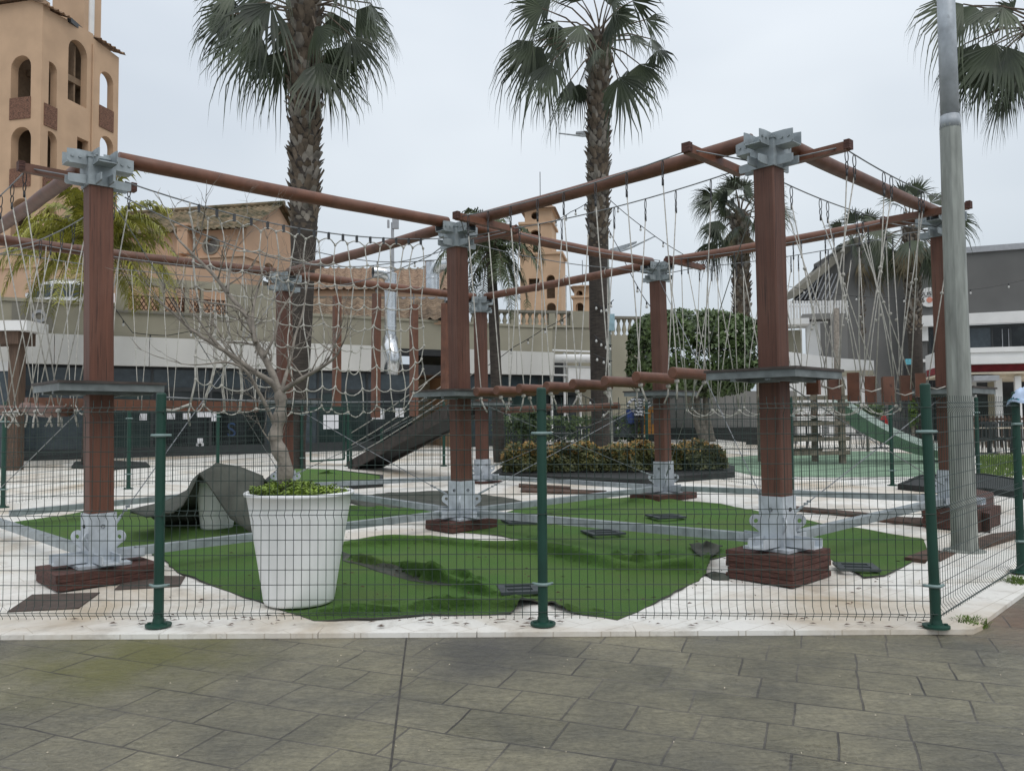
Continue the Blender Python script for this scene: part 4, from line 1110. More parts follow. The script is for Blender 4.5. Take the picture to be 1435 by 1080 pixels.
# ---------------------------------------------------------------- black edged pads and loose stuff on the slab
def pad(polypx,h,label,grass=True,top='plank'):
    poly=pxpoly(polypx);root=thing('edged_bed',label,'raised bed',V((sum(p.x for p in poly)/len(poly),sum(p.y for p in poly)/len(poly),gz(poly[0].y))),'black edged raised beds')
    g=min(gz(p.y) for p in poly)
    mb=MB();n=len(poly)
    vs=[V((p.x,p.y,gz(p.y))) for p in poly]+[V((p.x,p.y,gz(p.y)+h)) for p in poly]
    c=sum((V((p.x,p.y,0)) for p in poly),V())/n
    inn=[V((p.x+(c.x-p.x)*.06,p.y+(c.y-p.y)*.06,gz(p.y)+h)) for p in poly]
    low=[q-ZZ*.02 for q in inn]
    mb.add(vs+inn+low,[(i,(i+1)%n,n+(i+1)%n,n+i) for i in range(n)]+[(n+i,n+(i+1)%n,2*n+(i+1)%n,2*n+i) for i in range(n)]+[(2*n+i,2*n+(i+1)%n,3*n+(i+1)%n,3*n+i) for i in range(n)])
    mb.build('edging',MT['dark'],root)
    mb=MB();m=[];K=5
    for k in range(K+1):
        t=k/K
        for q in low:m.append(V((q.x+(c.x-q.x)*t,q.y+(c.y-q.y)*t,q.z+.10*math.sin(t*math.pi/2)*(1 if grass else .2))))
    mb.add(m,[(k*n+i,k*n+(i+1)%n,(k+1)*n+(i+1)%n,(k+1)*n+i) for k in range(K) for i in range(n)])
    mb.build('turf_top' if grass else 'soil',MT['turf'] if grass else MT[top],root,smooth=True)
pad([(368,682),(470,687),(537,682),(537,672),(470,664),(390,662)],.10,'black edged raised bed topped with turf beside the tree trunk')
pad([(690,671),(780,676),(900,680),(1030,669),(1030,660),(990,652),(880,648),(720,650)],.12,'long black edged bed holding the trimmed hedge',grass=False,top='dark')
pad([(1258,686),(1300,690),(1380,692),(1440,700),(1450,682),(1380,670),(1290,672)],.10,'black edged bed at the foot of the post by the lamp pole',grass=False,top='dark')
def slabbox(polypx,h,name,mat,label,cat,grp=None,off=.0):
    poly=pxpoly(polypx);mb=MB();n=len(poly)
    lo=[V((p.x,p.y,gz(p.y)+.003+off)) for p in poly];hi=[q+ZZ*h for q in lo]
    mb.add(lo+hi,[(i,(i+1)%n,n+(i+1)%n,n+i) for i in range(n)]+[tuple(range(n,2*n)),tuple(range(n-1,-1,-1))])
    one(mb,name,MT[mat],label,cat,grp)
slabbox([(100,656),(150,659),(210,655),(205,650),(150,647),(105,649)],.05,'rubber_pad','dark','thick black rubber pad lying behind the left front post','rubber pad')
slabbox([(10,858),(110,853),(140,831),(45,834)],.006,'floor_mat','mat','dark brown floor mat nearest the front fence at lower left','floor mat','dark floor mats on the white slab')
slabbox([(160,827),(252,822),(260,808),(182,807)],.006,'floor_mat','mat','dark brown floor mat touching the foot of the left fence post','floor mat','dark floor mats on the white slab')
for L,l in (([(1110,716),(1230,728),(1236,724),(1112,712)],'long weathered plank on the turf edge right of the right front post'),([(1228,731),(1290,738),(1305,733),(1290,729),(1240,727)],'weathered plank lying before the blocks by the lamp pole'),
            ([(1268,786),(1318,792),(1340,780),(1300,774)],'flat grey board lying beside the corner fence post'),([(1370,772),(1425,755),(1440,746),(1390,752),(1366,760)],'broken board pile right of the lamp pole foot'),
            ([(730,690),(850,694),(850,690),(730,686)],'red plank lying on the slab before the hedge, nearer one'),([(727,683),(800,687),(800,684),(727,680)],'red plank lying on the slab before the hedge, farther one')):
    slabbox(L,.035,'loose_plank','plank',l,'plank','loose planks on the slab')
slabbox([(1360,742),(1388,747),(1393,712),(1366,706)],.22,'timber_block','block','brown timber block standing right of the lamp pole','timber block')
slabbox([(1278,818),(1400,815),(1440,775),(1310,778)],.03,'foot_slab','slab','raised white concrete patch under the lamp pole','concrete patch')
# grey plastic grid plates on the turf
def gridplate(cx,cy,label,s=.20,rot=.3):
    c=G(cx,cy);c.z=gz(c.y)+.045;R=Matrix.Rotation(rot,3,'Z');mb=MB()
    for y in(-1,0,1):mb.box(c+R@V((0,y*s*.8,0)),(2*s,.05,.022),R)
    for x in(-1,1):mb.box(c+R@V((x*(s-.03),0,.0)),(.06,1.6*s-.05,.02),R)
    one(mb,'ground_plate',MT['gplate'],label,'grid plate','dark grey plastic plates on the turf')
gridplate(727,833,'dark grey plastic plate at the near turf edge left of the middle fence post',rot=.15,s=.16);gridplate(845,751,'dark grey plastic plate on the turf right of the middle fence post',s=.2)
gridplate(933,728,'dark grey plastic plate on the turf below the post before the hedge',s=.2);gridplate(728,735,'dark grey plastic plate on the turf behind the middle fence post',s=.19);gridplate(1200,801,'dark grey plastic plate right of the tall timber plinth',rot=-.2,s=.17)
# ================================================================ vegetation
def blade_fan(mb,base,axis,side,R,nb,spread,droop,mi=0):
    nrm=axis.cross(side).normalized()
    for i in range(nb):
        a=(-1+2*i/(nb-1))*spread
        fold=.10*(1 if i%2 else -1)
        d=(axis*math.cos(a)+side*math.sin(a)).normalized()
        Ln=R*(.62+.38*math.cos(a*.62))*rnd.uniform(.86,1.08)
        w=R*spread*2/(nb-1)*.50
        wd=nrm.cross(d).normalized();up=nrm*(fold*w)
        sg_=ZZ*(R*.16*droop*abs(math.sin(a))**1.5);p1=base+d*Ln*.40+nrm*.03*R*math.cos(a*2)-sg_*.5;dr=droop*rnd.uniform(.6,1.5)
        if rnd.random()<.06:continue
        p2=base+d*Ln*.68-ZZ*(dr*Ln*.12)+wd*rnd.gauss(0,.02)*R-sg_
        p3=base+d*Ln*(.88-.06*dr)-ZZ*(dr*Ln*.30)+wd*rnd.gauss(0,.035)*R-sg_*1.2
        p4=p3+d*Ln*.03-ZZ*(dr*Ln*.22)
        w1=w*.50
        mb.add([base,p1-wd*w1+up,p1+wd*w1-up,p2-wd*w1*.48,p2+wd*w1*.48,p3-wd*w1*.2,p3+wd*w1*.2,p4],[(0,1,2),(1,3,4,2),(3,5,6,4),(5,7,6)],mi)
def fan_frond(mb,hub,base,tip,droop=1.0,nb=24,spread=1.75,pr=.022):
    d=tip-base;R=d.length
    spread*=rnd.uniform(.50,.76)
    ax=d.normalized();m=hub.lerp(base,.55)+ZZ*(.10*(base-hub).length)
    mb.tube([hub,m,base],[pr*1.3,pr,pr*.7],5,mi=1)
    view=V((rnd.gauss(0,1.0),-1,rnd.gauss(.2,.7))).normalized()
    side=ax.cross(view)
    if side.length<.2:side=ax.orthogonal()
    side.normalize();blade_fan(mb,base,ax,side,R,nb,spread,droop)
def washing(label,basep,hub,r0,r1,boot_from,boot_to,fr=None,rand=0,R=1.0,pet=1.0,seed=1,Y=None,dead=8,lean=None,emin=-55,old=True,dmax=1,name='fan_palm'):
    global rnd;rnd=random.Random(seed)
    root=thing(name,label,'palm tree',basep,'tall fan palms')
    mb=MB();N=24;ht=hub.z-basep.z
    pts=[];rr=[]
    for i in range(N+1):
        t=i/N;p=basep.lerp(hub,t)+V((.10*math.sin(t*3.1)*(lean or 0),0,0))
        pts.append(p);z=basep.z+ht*t
        r=r0+(r1-r0)*t
        if t<.06:r*=1.25-.25*t/.06
        if z>boot_from:r*=1.06
        rr.append(r)
    mb.tube(pts,rr,16,mi=0)
    # stubs of cut leaf bases on the upper trunk
    z=boot_from;row=0
    while z<boot_to:
        t=(z-basep.z)/ht;p=basep.lerp(hub,t)+V((.10*math.sin(t*3.1)*(lean or 0),0,0));r=(r0+(r1-r0)*t)
        fade=min(1,(z-boot_from)/.8+.35);nb=max(7,int(r*38))
        for k in range(nb):
            a=2*math.pi*(k+.5*(row%2))/nb+rnd.uniform(-.12,.12);d=V((math.cos(a),math.sin(a),0));s=V((-d.y,d.x,0))
            wdt=r*.36*rnd.uniform(.8,1.2);l=rnd.uniform(.10,.26)*fade*(r/.25)
            out=rnd.uniform(.04,.16)*fade*(r/.25);q=p+d*r*.9
            zb=V((0,0,rnd.uniform(-.03,.03)))
            a0=q-s*wdt+zb;a1=q+s*wdt+zb;b0=q-s*wdt*.45+d*out+ZZ*l+zb;b1=q+s*wdt*.45+d*out+ZZ*(l*.93)+zb;e=q+d*out*.3+ZZ*l*.5+zb;c0=q+d*.05+ZZ*-.01+zb
            mb.add([a0,a1,b0,b1,c0,q+ZZ*l*.3],[(0,4,2),(4,3,2),(4,1,3),(1,5,3),(0,2,5),(2,3,5)],1 if rnd.random()<.6 else 2)
        z+=.105*(r/.25)*rnd.uniform(.85,1.1);row+=1
    mb.build('trunk',[MT['ptrunk'],MT['pboot'],MT['pboot2']],root)
    cm=MB()
    if fr:
        for bx,by,tx,ty,dy in fr:
            b=P(bx,by,Y+dy);t=P(tx,ty,Y+dy*1.35);fan_frond(cm,hub+V((rnd.gauss(0,.1),rnd.gauss(0,.1),rnd.uniform(-.5,.15))),b,t,droop=rnd.uniform(.7,1.2),nb=24)
    for i in range(rand):
        az=rnd.uniform(0,2*math.pi);e=math.radians(rnd.uniform(emin,78))
        d=V((math.cos(az)*math.cos(e),math.sin(az)*math.cos(e),math.sin(e)));L=pet*rnd.uniform(.8,1.15)
        b=hub+d*L-ZZ*.10*L;d2=(d-ZZ*(.35+.25*rnd.random())).normalized();fan_frond(cm,hub+V((0,0,rnd.uniform(-.3,.1))),b,b+d2*R*rnd.uniform(.85,1.1),droop=rnd.uniform(.5,1.1),nb=28)
    cm.build('crown',[MT['frond'],MT['pboot']],root)
    if dead:
        dm=MB()
        for i in range(dead):
            a=rnd.uniform(0,6.28);d=V((math.cos(a),math.sin(a),0));b=hub+d*(r1*1.1)-ZZ*rnd.uniform(.5,1.1);t=b+d*.25*R-ZZ*R*rnd.uniform(.6,.95)*dmax
            fan_frond(dm,hub-ZZ*.3,b,t,droop=.3,nb=15,spread=.9)
        dm.build('dead_skirt',[MT['dead'],MT['pboot']],root)
    return root
ZV=V((0,0,0))
def gp(X,Y):return V((X,Y,gz(Y)))
Y1=19.2;h1=P(426,2,Y1);b1=P(411,655,Y1);b1.z=gz(Y1)
fr1=[(322,22,262,62,-.2),(335,10,258,30,.4),(366,45,285,118,-.6),(350,28,300,95,.6),(398,78,352,145,-.3),(380,60,330,122,.9),(402,70,392,140,1.0),(330,-10,262,-5,-.8),
 (442,38,470,88,-.7),(470,20,478,80,.5),(500,14,552,52,.2),(520,5,556,62,-.6),(492,50,538,112,-.2),(480,60,520,118,.7),(450,88,483,160,-.5),(445,80,462,150,.8),(458,70,500,140,.3),(380,5,330,70,-1.2),(480,-20,540,-10,-1),(350,-30,290,-60,.3),(410,30,402,110,1.4),(360,20,318,60,-1.2),(505,30,560,75,.6),(375,-15,300,10,1.2),(455,20,500,55,1.3)]
washing('tall fan palm with thick spiky trunk, left one of the two big palms',b1,h1,.235,.36,P(0,330,Y1).z,h1.z-.2,fr1,4,1.1,1.2,11,Y1,dead=0,lean=1.2)
Y2=22;h2=P(840,52,Y2);b2=gp(P(842,600,Y2).x,Y2)
fr2=[(760,12,696,22,-.5),(772,0,720,5,.6),(748,58,696,100,-.2),(760,66,702,140,.5),(772,88,738,152,-.8),(780,70,745,130,.9),(800,112,766,184,-.3),(812,118,800,170,.8),(790,40,735,78,1.0),
 (884,50,928,66,-.7),(905,28,945,42,.4),(912,55,944,84,-.2),(922,70,930,108,.6),(880,98,872,142,.9),(896,90,917,142,.2),(868,108,892,180,-.4),(866,112,862,165,.7),(886,2,940,-12,.2),(800,-5,752,-25,.1),(830,-10,825,-60,.4),(860,20,890,60,-1.2),(815,35,785,80,-1.3),(850,-10,880,-50,-.5),(780,30,722,50,-1.0),(865,30,905,10,1.1)]
washing('tall fan palm with loose windblown crown, right of the two big palms',b2,h2,.245,.275,P(0,352,Y2).z,h2.z-.1,fr2,4,1.0,1.25,12,Y2,dead=0,lean=-.6)
Y3=18;h3=P(1466,30,Y3);b3=gp(h3.x,Y3)
fr3=[(1350,6,1270,48,-.3),(1365,8,1320,60,.5),(1352,62,1308,150,.2),(1396,62,1362,140,-.4),(1402,70,1412,150,.4),(1385,66,1380,152,.8),(1420,18,1372,2,.6),(1432,90,1438,150,-.3),(1425,60,1405,120,.9),(1405,10,1370,50,-.7),(1412,66,1392,150,-.6),(1370,60,1330,130,1.0)]
washing('fan palm at the upper right edge behind the lamp pole, only its fronds in view',b3,h3,.24,.28,h3.z-4,h3.z-.2,fr3,4,1.1,1.3,13,Y3,dead=0)
Y4=36;h4=P(1037,300,Y4)
washing('mid distance fan palm rising above the round ficus, left of the right front post',gp(h4.x,Y4),h4,.32,.34,5.5,h4.z-.1,None,34,1.45,1.35,14,dead=10,emin=-60)
Y5=31;h5=P(1276,318,Y5)
washing('fan palm before the dark grey building, nearest the round sushi sign',gp(h5.x+.1,Y5),h5,.25,.24,4.6,h5.z-.1,None,24,1.3,1.25,15,dead=9,emin=-50,dmax=1.5)
Y6=38;h6=P(1203,345,Y6)
washing('thinner fan palm with a brownish skirt, left of the palm by the sushi sign',gp(h6.x,Y6),h6,.20,.20,4.8,h6.z-.1,None,18,1.2,1.15,16,dead=14,emin=-50,dmax=1.6)
def feather(mb,hub,d,L,droop,ll=.5,mi=0):
    n=16;pts=[hub];p=hub.copy();dd=d.normalized()
    for i in range(n):
        dd=(dd-ZZ*(droop*(.4+1.4*i/n)/n*2)).normalized();p=p+dd*L/n;pts.append(p.copy())
    mb.tube(pts,[.022*(1-.85*i/n) for i in range(n+1)],4,cap=False,mi=1)
    for i in range(2,n+1):
        for q in range(3):
            a=pts[i-1].lerp(pts[i],q/3);t=(pts[i]-pts[i-1]).normalized();s=t.cross(ZZ)
            if s.length<.1:s=t.orthogonal()
            s.normalize()
            for sg in(-1,1):
                l=ll*rnd.uniform(.7,1.1)*(1-.55*max(0,i/n-.5)*1.6);o=(s*sg*.8+t*.75+ZZ*rnd.uniform(-.25,.5)).normalized()
                m=a+o*l*.5;e=a+o*l*.82-ZZ*l*rnd.uniform(.25,.55);w=t*.019+ZZ*.009
                mb.add([a-w,a+w,m+w*1.1,m-w*1.1,e],[(0,1,2,3),(3,2,4)],mi)
def queen(label,basep,hub,r,n,L,seed,mat,emin=-10,ll=.5,droop=1.3):
    global rnd;rnd=random.Random(seed)
    root=thing('feather_palm',label,'palm tree',basep,'feather palms')
    mb=MB();N=26;mb.tube([basep.lerp(hub,i/N) for i in range(N+1)],[r*(1.15-.3*i/N)*(1+.05*(i%2)) for i in range(N+1)],12);mb.build('trunk',MT['ptrunk'],root)
    cm=MB()
    for i in range(n):
        az=i*2.399+rnd.uniform(-.3,.3);e=math.radians(rnd.uniform(emin,75));feather(cm,hub,V((math.cos(az)*math.cos(e),math.sin(az)*math.cos(e),math.sin(e))),L*rnd.uniform(.8,1.1),droop*rnd.uniform(.7,1.3),ll)
    cm.build('crown',[MT[mat],MT['pboot']],root)
hq=P(132,345,20.5);queen('yellow green feather palm behind the left front timber post',gp(hq.x-.05,20.5),hq,.15,54,2.5,21,'frond2',emin=-8,ll=.62,droop=1.05)
hq=P(688,352,21.0);queen('small grey green feather palm behind the centre and far posts',gp(P(700,600,21).x,21),hq,.14,26,1.9,22,'frond3',emin=-30,ll=.5)
# leafy masses
def leaves(mb,n,fn,smin,smax,mi=0):
    for i in range(n):
        p,nn=fn();s=rnd.uniform(smin,smax);q=(nn+V((rnd.gauss(0,.6),rnd.gauss(0,.6),rnd.gauss(0,.6)))).normalized();u=q.orthogonal().normalized();v=q.cross(u);a=rnd.uniform(0,6.28)
        u,v=u*math.cos(a)+v*math.sin(a),v*math.cos(a)-u*math.sin(a)
        mb.add([p-u*s,p+v*s*.45,p+u*s,p-v*s*.45],[(0,1,2,3)],mi)
rnd=random.Random(5)
Yf=26.5;fc=P(969,496,Yf)
root=thing('ficus_tree','big clipped round ficus with dark glossy foliage, left of the right front post','tree',gp(fc.x,Yf))
mb=MB()
for dx,b in((0,.0),(.35,.25),(-.3,-.2)):
    mb.tube([gp(fc.x+.55+dx*.3,Yf),V((fc.x+.25+dx*.6,Yf,1.5)),V((fc.x+dx*1.5,Yf+b,2.9))],[.16,.11,.09],9)
mb.build('trunk',MT['bark'],root,smooth=True)
mb=MB()
rx,ry,rz=2.22,1.9,1.55
bumps=[(rnd.uniform(0,6.28),rnd.uniform(-1.2,1.2),rnd.uniform(.1,.28)) for _ in range(26)]
def fic():
    while True:
        a=rnd.uniform(0,2*math.pi);e=math.asin(rnd.uniform(-1,1));k=rnd.random()**.16
        ex=.62
        def sp(c):return math.copysign(abs(c)**ex,c)
        x,y,z=sp(math.cos(e))*sp(math.cos(a)),sp(math.cos(e))*sp(math.sin(a)),sp(math.sin(e))
        f=1
        for ba,be,am in bumps:
            dd=(math.cos(e)*math.cos(be)*math.cos(a-ba)+math.sin(e)*math.sin(be));f+=(am*.22)*max(0,dd-.86)/.14*(1 if am>.19 else -1)
        p=V((x*rx,y*ry,z*rz))*k*f*.94
        if rnd.random()<.985:return fc+p,V((x,y,z)).normalized()
leaves(mb,21000,fic,.06,.12)
mb.build('crown',MT['leaf'],root)
# hedge in its bed
hpx=[(703,668),(1005,664)]
hl=G(703,670);hr=G(1006,664)
hl=V((hl.x,17.0,gz(17)));hr=V((hr.x*17.4/hr.y,17.4,gz(17.4)))
root=thing('hedge','low trimmed hedge with orange tipped growth, right of the middle fence post','hedge',(hl+hr)/2)
mb=MB();d=hr-hl;nn=V((-d.y,d.x,0)).normalized()
def htop(t):return .53+.05*math.sin(t*23)+.04*math.sin(t*51+1)-.25*max(0,(.05-t)/.05)**2-.3*max(0,(t-.94)/.06)**2
def hfn(green):
    def f():
        t=rnd.random();w=rnd.uniform(-.62,.62);tp=htop(t)*(1-.25*(abs(w)/.62)**3)
        k=rnd.random()
        z=tp*(rnd.random()**.9)*1.02 if green else tp*(1-abs(rnd.gauss(0,.16)))
        if green and k<.6:w=-.62+abs(rnd.gauss(0,.10));
        if not green and k<.5:w=-.60+abs(rnd.gauss(0,.12))
        z=max(.04,z+rnd.gauss(0,.025));return hl+d*t+nn*(w+.05*math.sin(t*40+z*9))+V((0,0,.1+z)),V((0,-.6,.6))
    return f
leaves(mb,13000,hfn(True),.032,.06,0);leaves(mb,6500,hfn(False),.025,.05,1)
o_=mb.build('foliage',[MT['hleaf'],MT['hleaf2']],root)
mb=MB()
for i in range(12):
    mb.bar(hl+d*((i+.55)/12.4)+V((0,0,.1)),hl+d*((i+.55)/12.4)+nn*.1+V((0,0,.50)),.05,.05)
    for q in(-.4,-.2,.2,.4):
        mb.bar(hl+d*((i+.55)/12.4)+V((0,0,.12)),hl+d*((i+.3+rnd.random()*.5)/12.4)+nn*q+V((0,0,.55)),.025,.025)
mb.build('stems',MT['bark'],root)
# grass and weeds
rnd=random.Random(77)
def tuft(c,n,h,spread,mat,label,name='weed_tuft',grp='weeds at the kerb'):
    mb=MB()
    for i in range(n):
        a=rnd.uniform(0,6.28);r=spread*math.sqrt(rnd.random());b=V((c.x+r*math.cos(a),c.y+r*math.sin(a),gz(c.y+r*math.sin(a))-.03));d=V((rnd.gauss(0,.4),rnd.gauss(0,.4),1)).normalized();s=V((-math.sin(a),math.cos(a),0))*.004
        l=h*rnd.uniform(.5,1.1);m=b+d*l*.6;e=b+d*l*.9+V((d.x,d.y,-.3))*l*.3;mb.add([b-s,b+s,m+s,m-s,e],[(0,1,2,3),(3,2,4)])
    return one(mb,name,MT[mat],label,'weed',grp)
tuft(G(1360,870),420,.07,.11,'weed','green weed tuft at the kerb right of the corner post');tuft(G(1432,816),420,.10,.13,'weed','green weed tuft at the right edge below the cloth post')
mb=MB()
gpoly=pxpoly([(1366,672),(1366,640),(1480,636),(1500,680)])
for i in range(9000):
    p=V((rnd.uniform(9,14),rnd.uniform(15.8,22),0))
    q=(p.x/p.y)
    if q<.575 or q>.66+.0:continue
    b=V((p.x,p.y,gz(p.y)));h=rnd.uniform(.05,.14);s=V((.012,0,0));mb.add([b-s,b+s,b+V((rnd.gauss(0,.04),rnd.gauss(0,.04),h))],[(0,1,2)])
mb.m=[0]*len(mb.f)
for x0 in range(9,14):
    pass
one(mb,'grass',MT['weed'],'short green grass strip beyond the lamp pole','grass',kind='stuff')
mb=MB()
for i in range(70):
    px=rnd.uniform(-50,1450);py=880+190*rnd.random()**1.6;c=G(px,py,-.026);s=rnd.uniform(.003,.006);a=rnd.uniform(0,3.1)
    u=V((math.cos(a),math.sin(a),0))*s;v=V((-math.sin(a),math.cos(a),0))*s*rnd.uniform(.4,1);mb.add([c-u,c-v+ZZ*.003,c+u,c+v+ZZ*.006],[(0,1,2,3)])
one(mb,'dry_leaf_litter',MT['cream'],'tiny pale leaf bits scattered over the stamped pavement','litter',kind='stuff')
mb=MB()
for i in range(110):
    px=rnd.choice([rnd.uniform(520,800),rnd.uniform(900,1300),rnd.uniform(100,420)]);c=G(px,rnd.uniform(860,878),.016);s=rnd.uniform(.006,.022);a=rnd.gauss(0,.3)
    u=V((math.cos(a),math.sin(a),0))*s*1.6;v=V((-math.sin(a),math.cos(a),0))*s*.5;mb.add([c-u,c-v+ZZ*.003,c+u,c+v+ZZ*.006],[(0,1,2,3)])
for i in range(260):
    c=G(rnd.uniform(230,1260),rnd.uniform(715,850),.035);s=rnd.uniform(.008,.02);a=rnd.uniform(0,3.1)
    u=V((math.cos(a),math.sin(a),0))*s*1.4;v=V((-math.sin(a),math.cos(a),0))*s*.5;mb.add([c-u,c-v+ZZ*.006,c+u,c+v+ZZ*.009],[(0,1,2,3)])
one(mb,'dark_leaf_litter',MT['plank'],'dark leaf debris scattered along the kerb and over the turf','litter',kind='stuff')
# ================================================================ buildings
class PLN:
    def __init__(s,A,u):
        s.A=V((A[0],A[1],0));s.u=V((u[0],u[1],0)).normalized();s.n=V((-s.u.y,s.u.x,0))
        if s.n.y<0:s.n=-s.n
    def sz(s,px,py):
        p=onplane(px,py,s.A,s.n);return ((p-s.A).dot(s.u),p.z)
    def S(s,px):return s.sz(px,560)[0]
    def Z(s,px,py):return s.sz(px,py)[1]
    def pt(s,a,z,d=0):return s.A+s.u*a+V((0,0,z))+s.n*d
    def box(s,mb,s0,s1,z0,z1,d0,d1,mi=0):
        R=Matrix((s.u,s.n,ZZ)).transposed();mb.box(s.pt((s0+s1)/2,(z0+z1)/2,(d0+d1)/2),(abs(s1-s0),abs(d1-d0),abs(z1-z0)),R,mi)
    def plate(s,mb,polys,d,t,mi=0):mb.plate(polys,s.A+s.n*d,s.u,ZZ,s.n,t,mi)
def rect(a,b,c,d):return [(a,c),(b,c),(b,d),(a,d)]
def arch(a,b,c,d,n=10):
    r=(b-a)/2;m=(a+b)/2;rz=min(r,d-c)
    return [(a,c),(b,c)]+[(m+r*math.cos(math.pi*i/n),d-rz+rz*math.sin(math.pi*i/n)) for i in range(n+1)]
def circ(cx,cz,r,n=20,rz=None):return [(cx+r*math.cos(2*math.pi*i/n),cz+(rz or r)*math.sin(2*math.pi*i/n)) for i in range(n)]
def tiles(mb,e0,e1,r1,r0,rib=.26,rows=10,amp=.045,mi=0):
    e0,e1,r0,r1=map(V,(e0,e1,r0,r1));n=max(4,int((e1-e0).length/rib))*4;nrm=(e1-e0).cross(r0-e0).normalized()
    if nrm.z<0:nrm=-nrm
    vs=[];K=rows*2
    for j in range(K+1):
        t=(j//2+(j%2)*.96)/rows if j<K else 1
        for i in range(n+1):
            p=e0.lerp(e1,i/n).lerp(r0.lerp(r1,i/n),t);w=i/4*2*math.pi
            vs.append(p+nrm*(amp*max(-.35,math.sin(w))+.012*(1-(j%2))+rnd.gauss(0,.004)))
    mb.add(vs,[(j*(n+1)+i,j*(n+1)+i+1,(j+1)*(n+1)+i+1,(j+1)*(n+1)+i) for j in range(K) for i in range(n)],mi)
rnd=random.Random(9)
# ---------------- low shop building
B=PLN((-13.5,22.6),(.89,.455))
root=thing('shop_building','long low shop building with off white fascia over dark glass fronts, behind the rope course','building',B.pt(12,gz(24)))
sl,sr_=B.S(-70),B.S(772);zb,zt=3.02,3.87
zf=lambda px:(B.Z(px,513+(px-40)*13/730),B.Z(px,468+(px-40)*21/730))
mb=MB();s=sl
while s<sr_:
    e=min(s+2.44,sr_)
    if not(B.S(536)<(s+e)/2<B.S(646)):
        mb=MB();B.box(mb,s+.008,e-.008,zb,zt,-.30,-.05);mb.build('fascia_panel',MT['fascia'],root)
    s+=2.44
mb=MB();B.box(mb,sl,sr_,zt-.25,zt-.03,0,.5);B.box(mb,sl,sr_,2.95,3.3,.02,.5);mb.build('lintel',MT['shop'],root)
# upper parapet walls with openings
def zt_at(px,py):return B.Z(px,py)
mb=MB()
sA,sB,sC,sD=B.S(-70),B.S(160),B.S(405),B.S(775)
z1=zt_at(60,424)
B.box(mb,sA,sB,zt-.03,z1,.02,.35)
z2=zt_at(280,394)
op=[]
for x0,x1 in((178,222),(230,258),(264,280),(284,318)):
    op.append(rect(B.S(x0),B.S(x1),B.Z(250,437),B.Z(250,402)))
B.plate(mb,[rect(sB,sC,zt-.03,z2)]+op,.02,.35)
z3=zt_at(500,446);B.box(mb,sC,sD,zt-.03,z3,.02,.35)
B.box(mb,sA,sB,z1,z1+.10,-.03,.42)
B.box(mb,sC,sD,z3,z3+.09,-.03,.42)
mb.build('parapet_wall',MT['khaki'],root)
mb=MB();B.box(mb,B.S(14),B.S(72),zt+.1,z1-.02,-.012,.02);mb.build('dark_wall_panel',MT['khakid'],root)
mb=MB();c=B.pt(B.S(53),B.Z(53,443),-.02);mb.lathe(c,[(.15,-.03),(.18,.0),(.18,.03),(.10,.03),(.10,-.01),(0,-.01)],24,axis=-B.n);mb.build('round_vent',MT['trim'],root)
mb=MB();B.box(mb,B.S(160),B.S(330),B.Z(250,440)-.03,B.Z(250,440)+.03,-.05,.02);mb.build('window_sill',MT['khakid'],root)
for q in op:
    mb=MB();a0,a1=q[0][0],q[1][0];c0,c1=q[0][1],q[2][1]
    for i in range(int((a1-a0)/.12)+1):
        mb.bar(B.pt(a0+i*.12,c0,.2),B.pt(min(a1,a0+i*.12+.25),c0+(c1-c0)*.55,.2),.018,.03);mb.bar(B.pt(a0+i*.12,c0+(c1-c0)*.55,.22),B.pt(min(a1,a0+i*.12+.25),c0,.22),.018,.03)
    B.box(mb,a0,a1,c0+(c1-c0)*.55,c0+(c1-c0)*.6,.18,.24)
    mb.build('lattice_panel',MT['lattice'],root)
mb=MB();B.box(mb,sB,sC,B.Z(250,440),z2-.05,1.6,1.7);B.box(mb,sB,sC,B.Z(250,440)-.1,B.Z(250,440),.36,1.7);mb.build('gallery_back_wall',MT['pink'],root)
mb=MB()
for x in(262,282,325):B.box(mb,B.S(x)-.08,B.S(x)+.08,B.Z(250,440),z2-.05,.7,.9)
mb.build('gallery_pillars',MT['tan'],root)
# glass bays
zfl=lambda s_:gz(B.pt(s_,0).y)
s=sl;i=0
while s<sr_-.5:
    e=s+1.65;g=zfl(s)
    if B.S(534)<s<B.S(612): s=e;i+=1;continue
    fm=MB();B.box(fm,s,s+.07,g,2.95,.02,.14);B.box(fm,s+.07,e,2.30,2.42,.02,.14);B.box(fm,s+.07,e,g,g+.30,.02,.14)
    f=fm.build('window',MT['frame'],root)
    gm=MB();B.box(gm,s+.07,e,g+.30,2.30,.06,.09);B.box(gm,s+.07,e,2.42,2.95,.06,.09,1)
    gm.build('pane',[MT[('glass','glass','glassg','glassb')[i*7%4]],MT['glassb']],f);s=e;i+=1
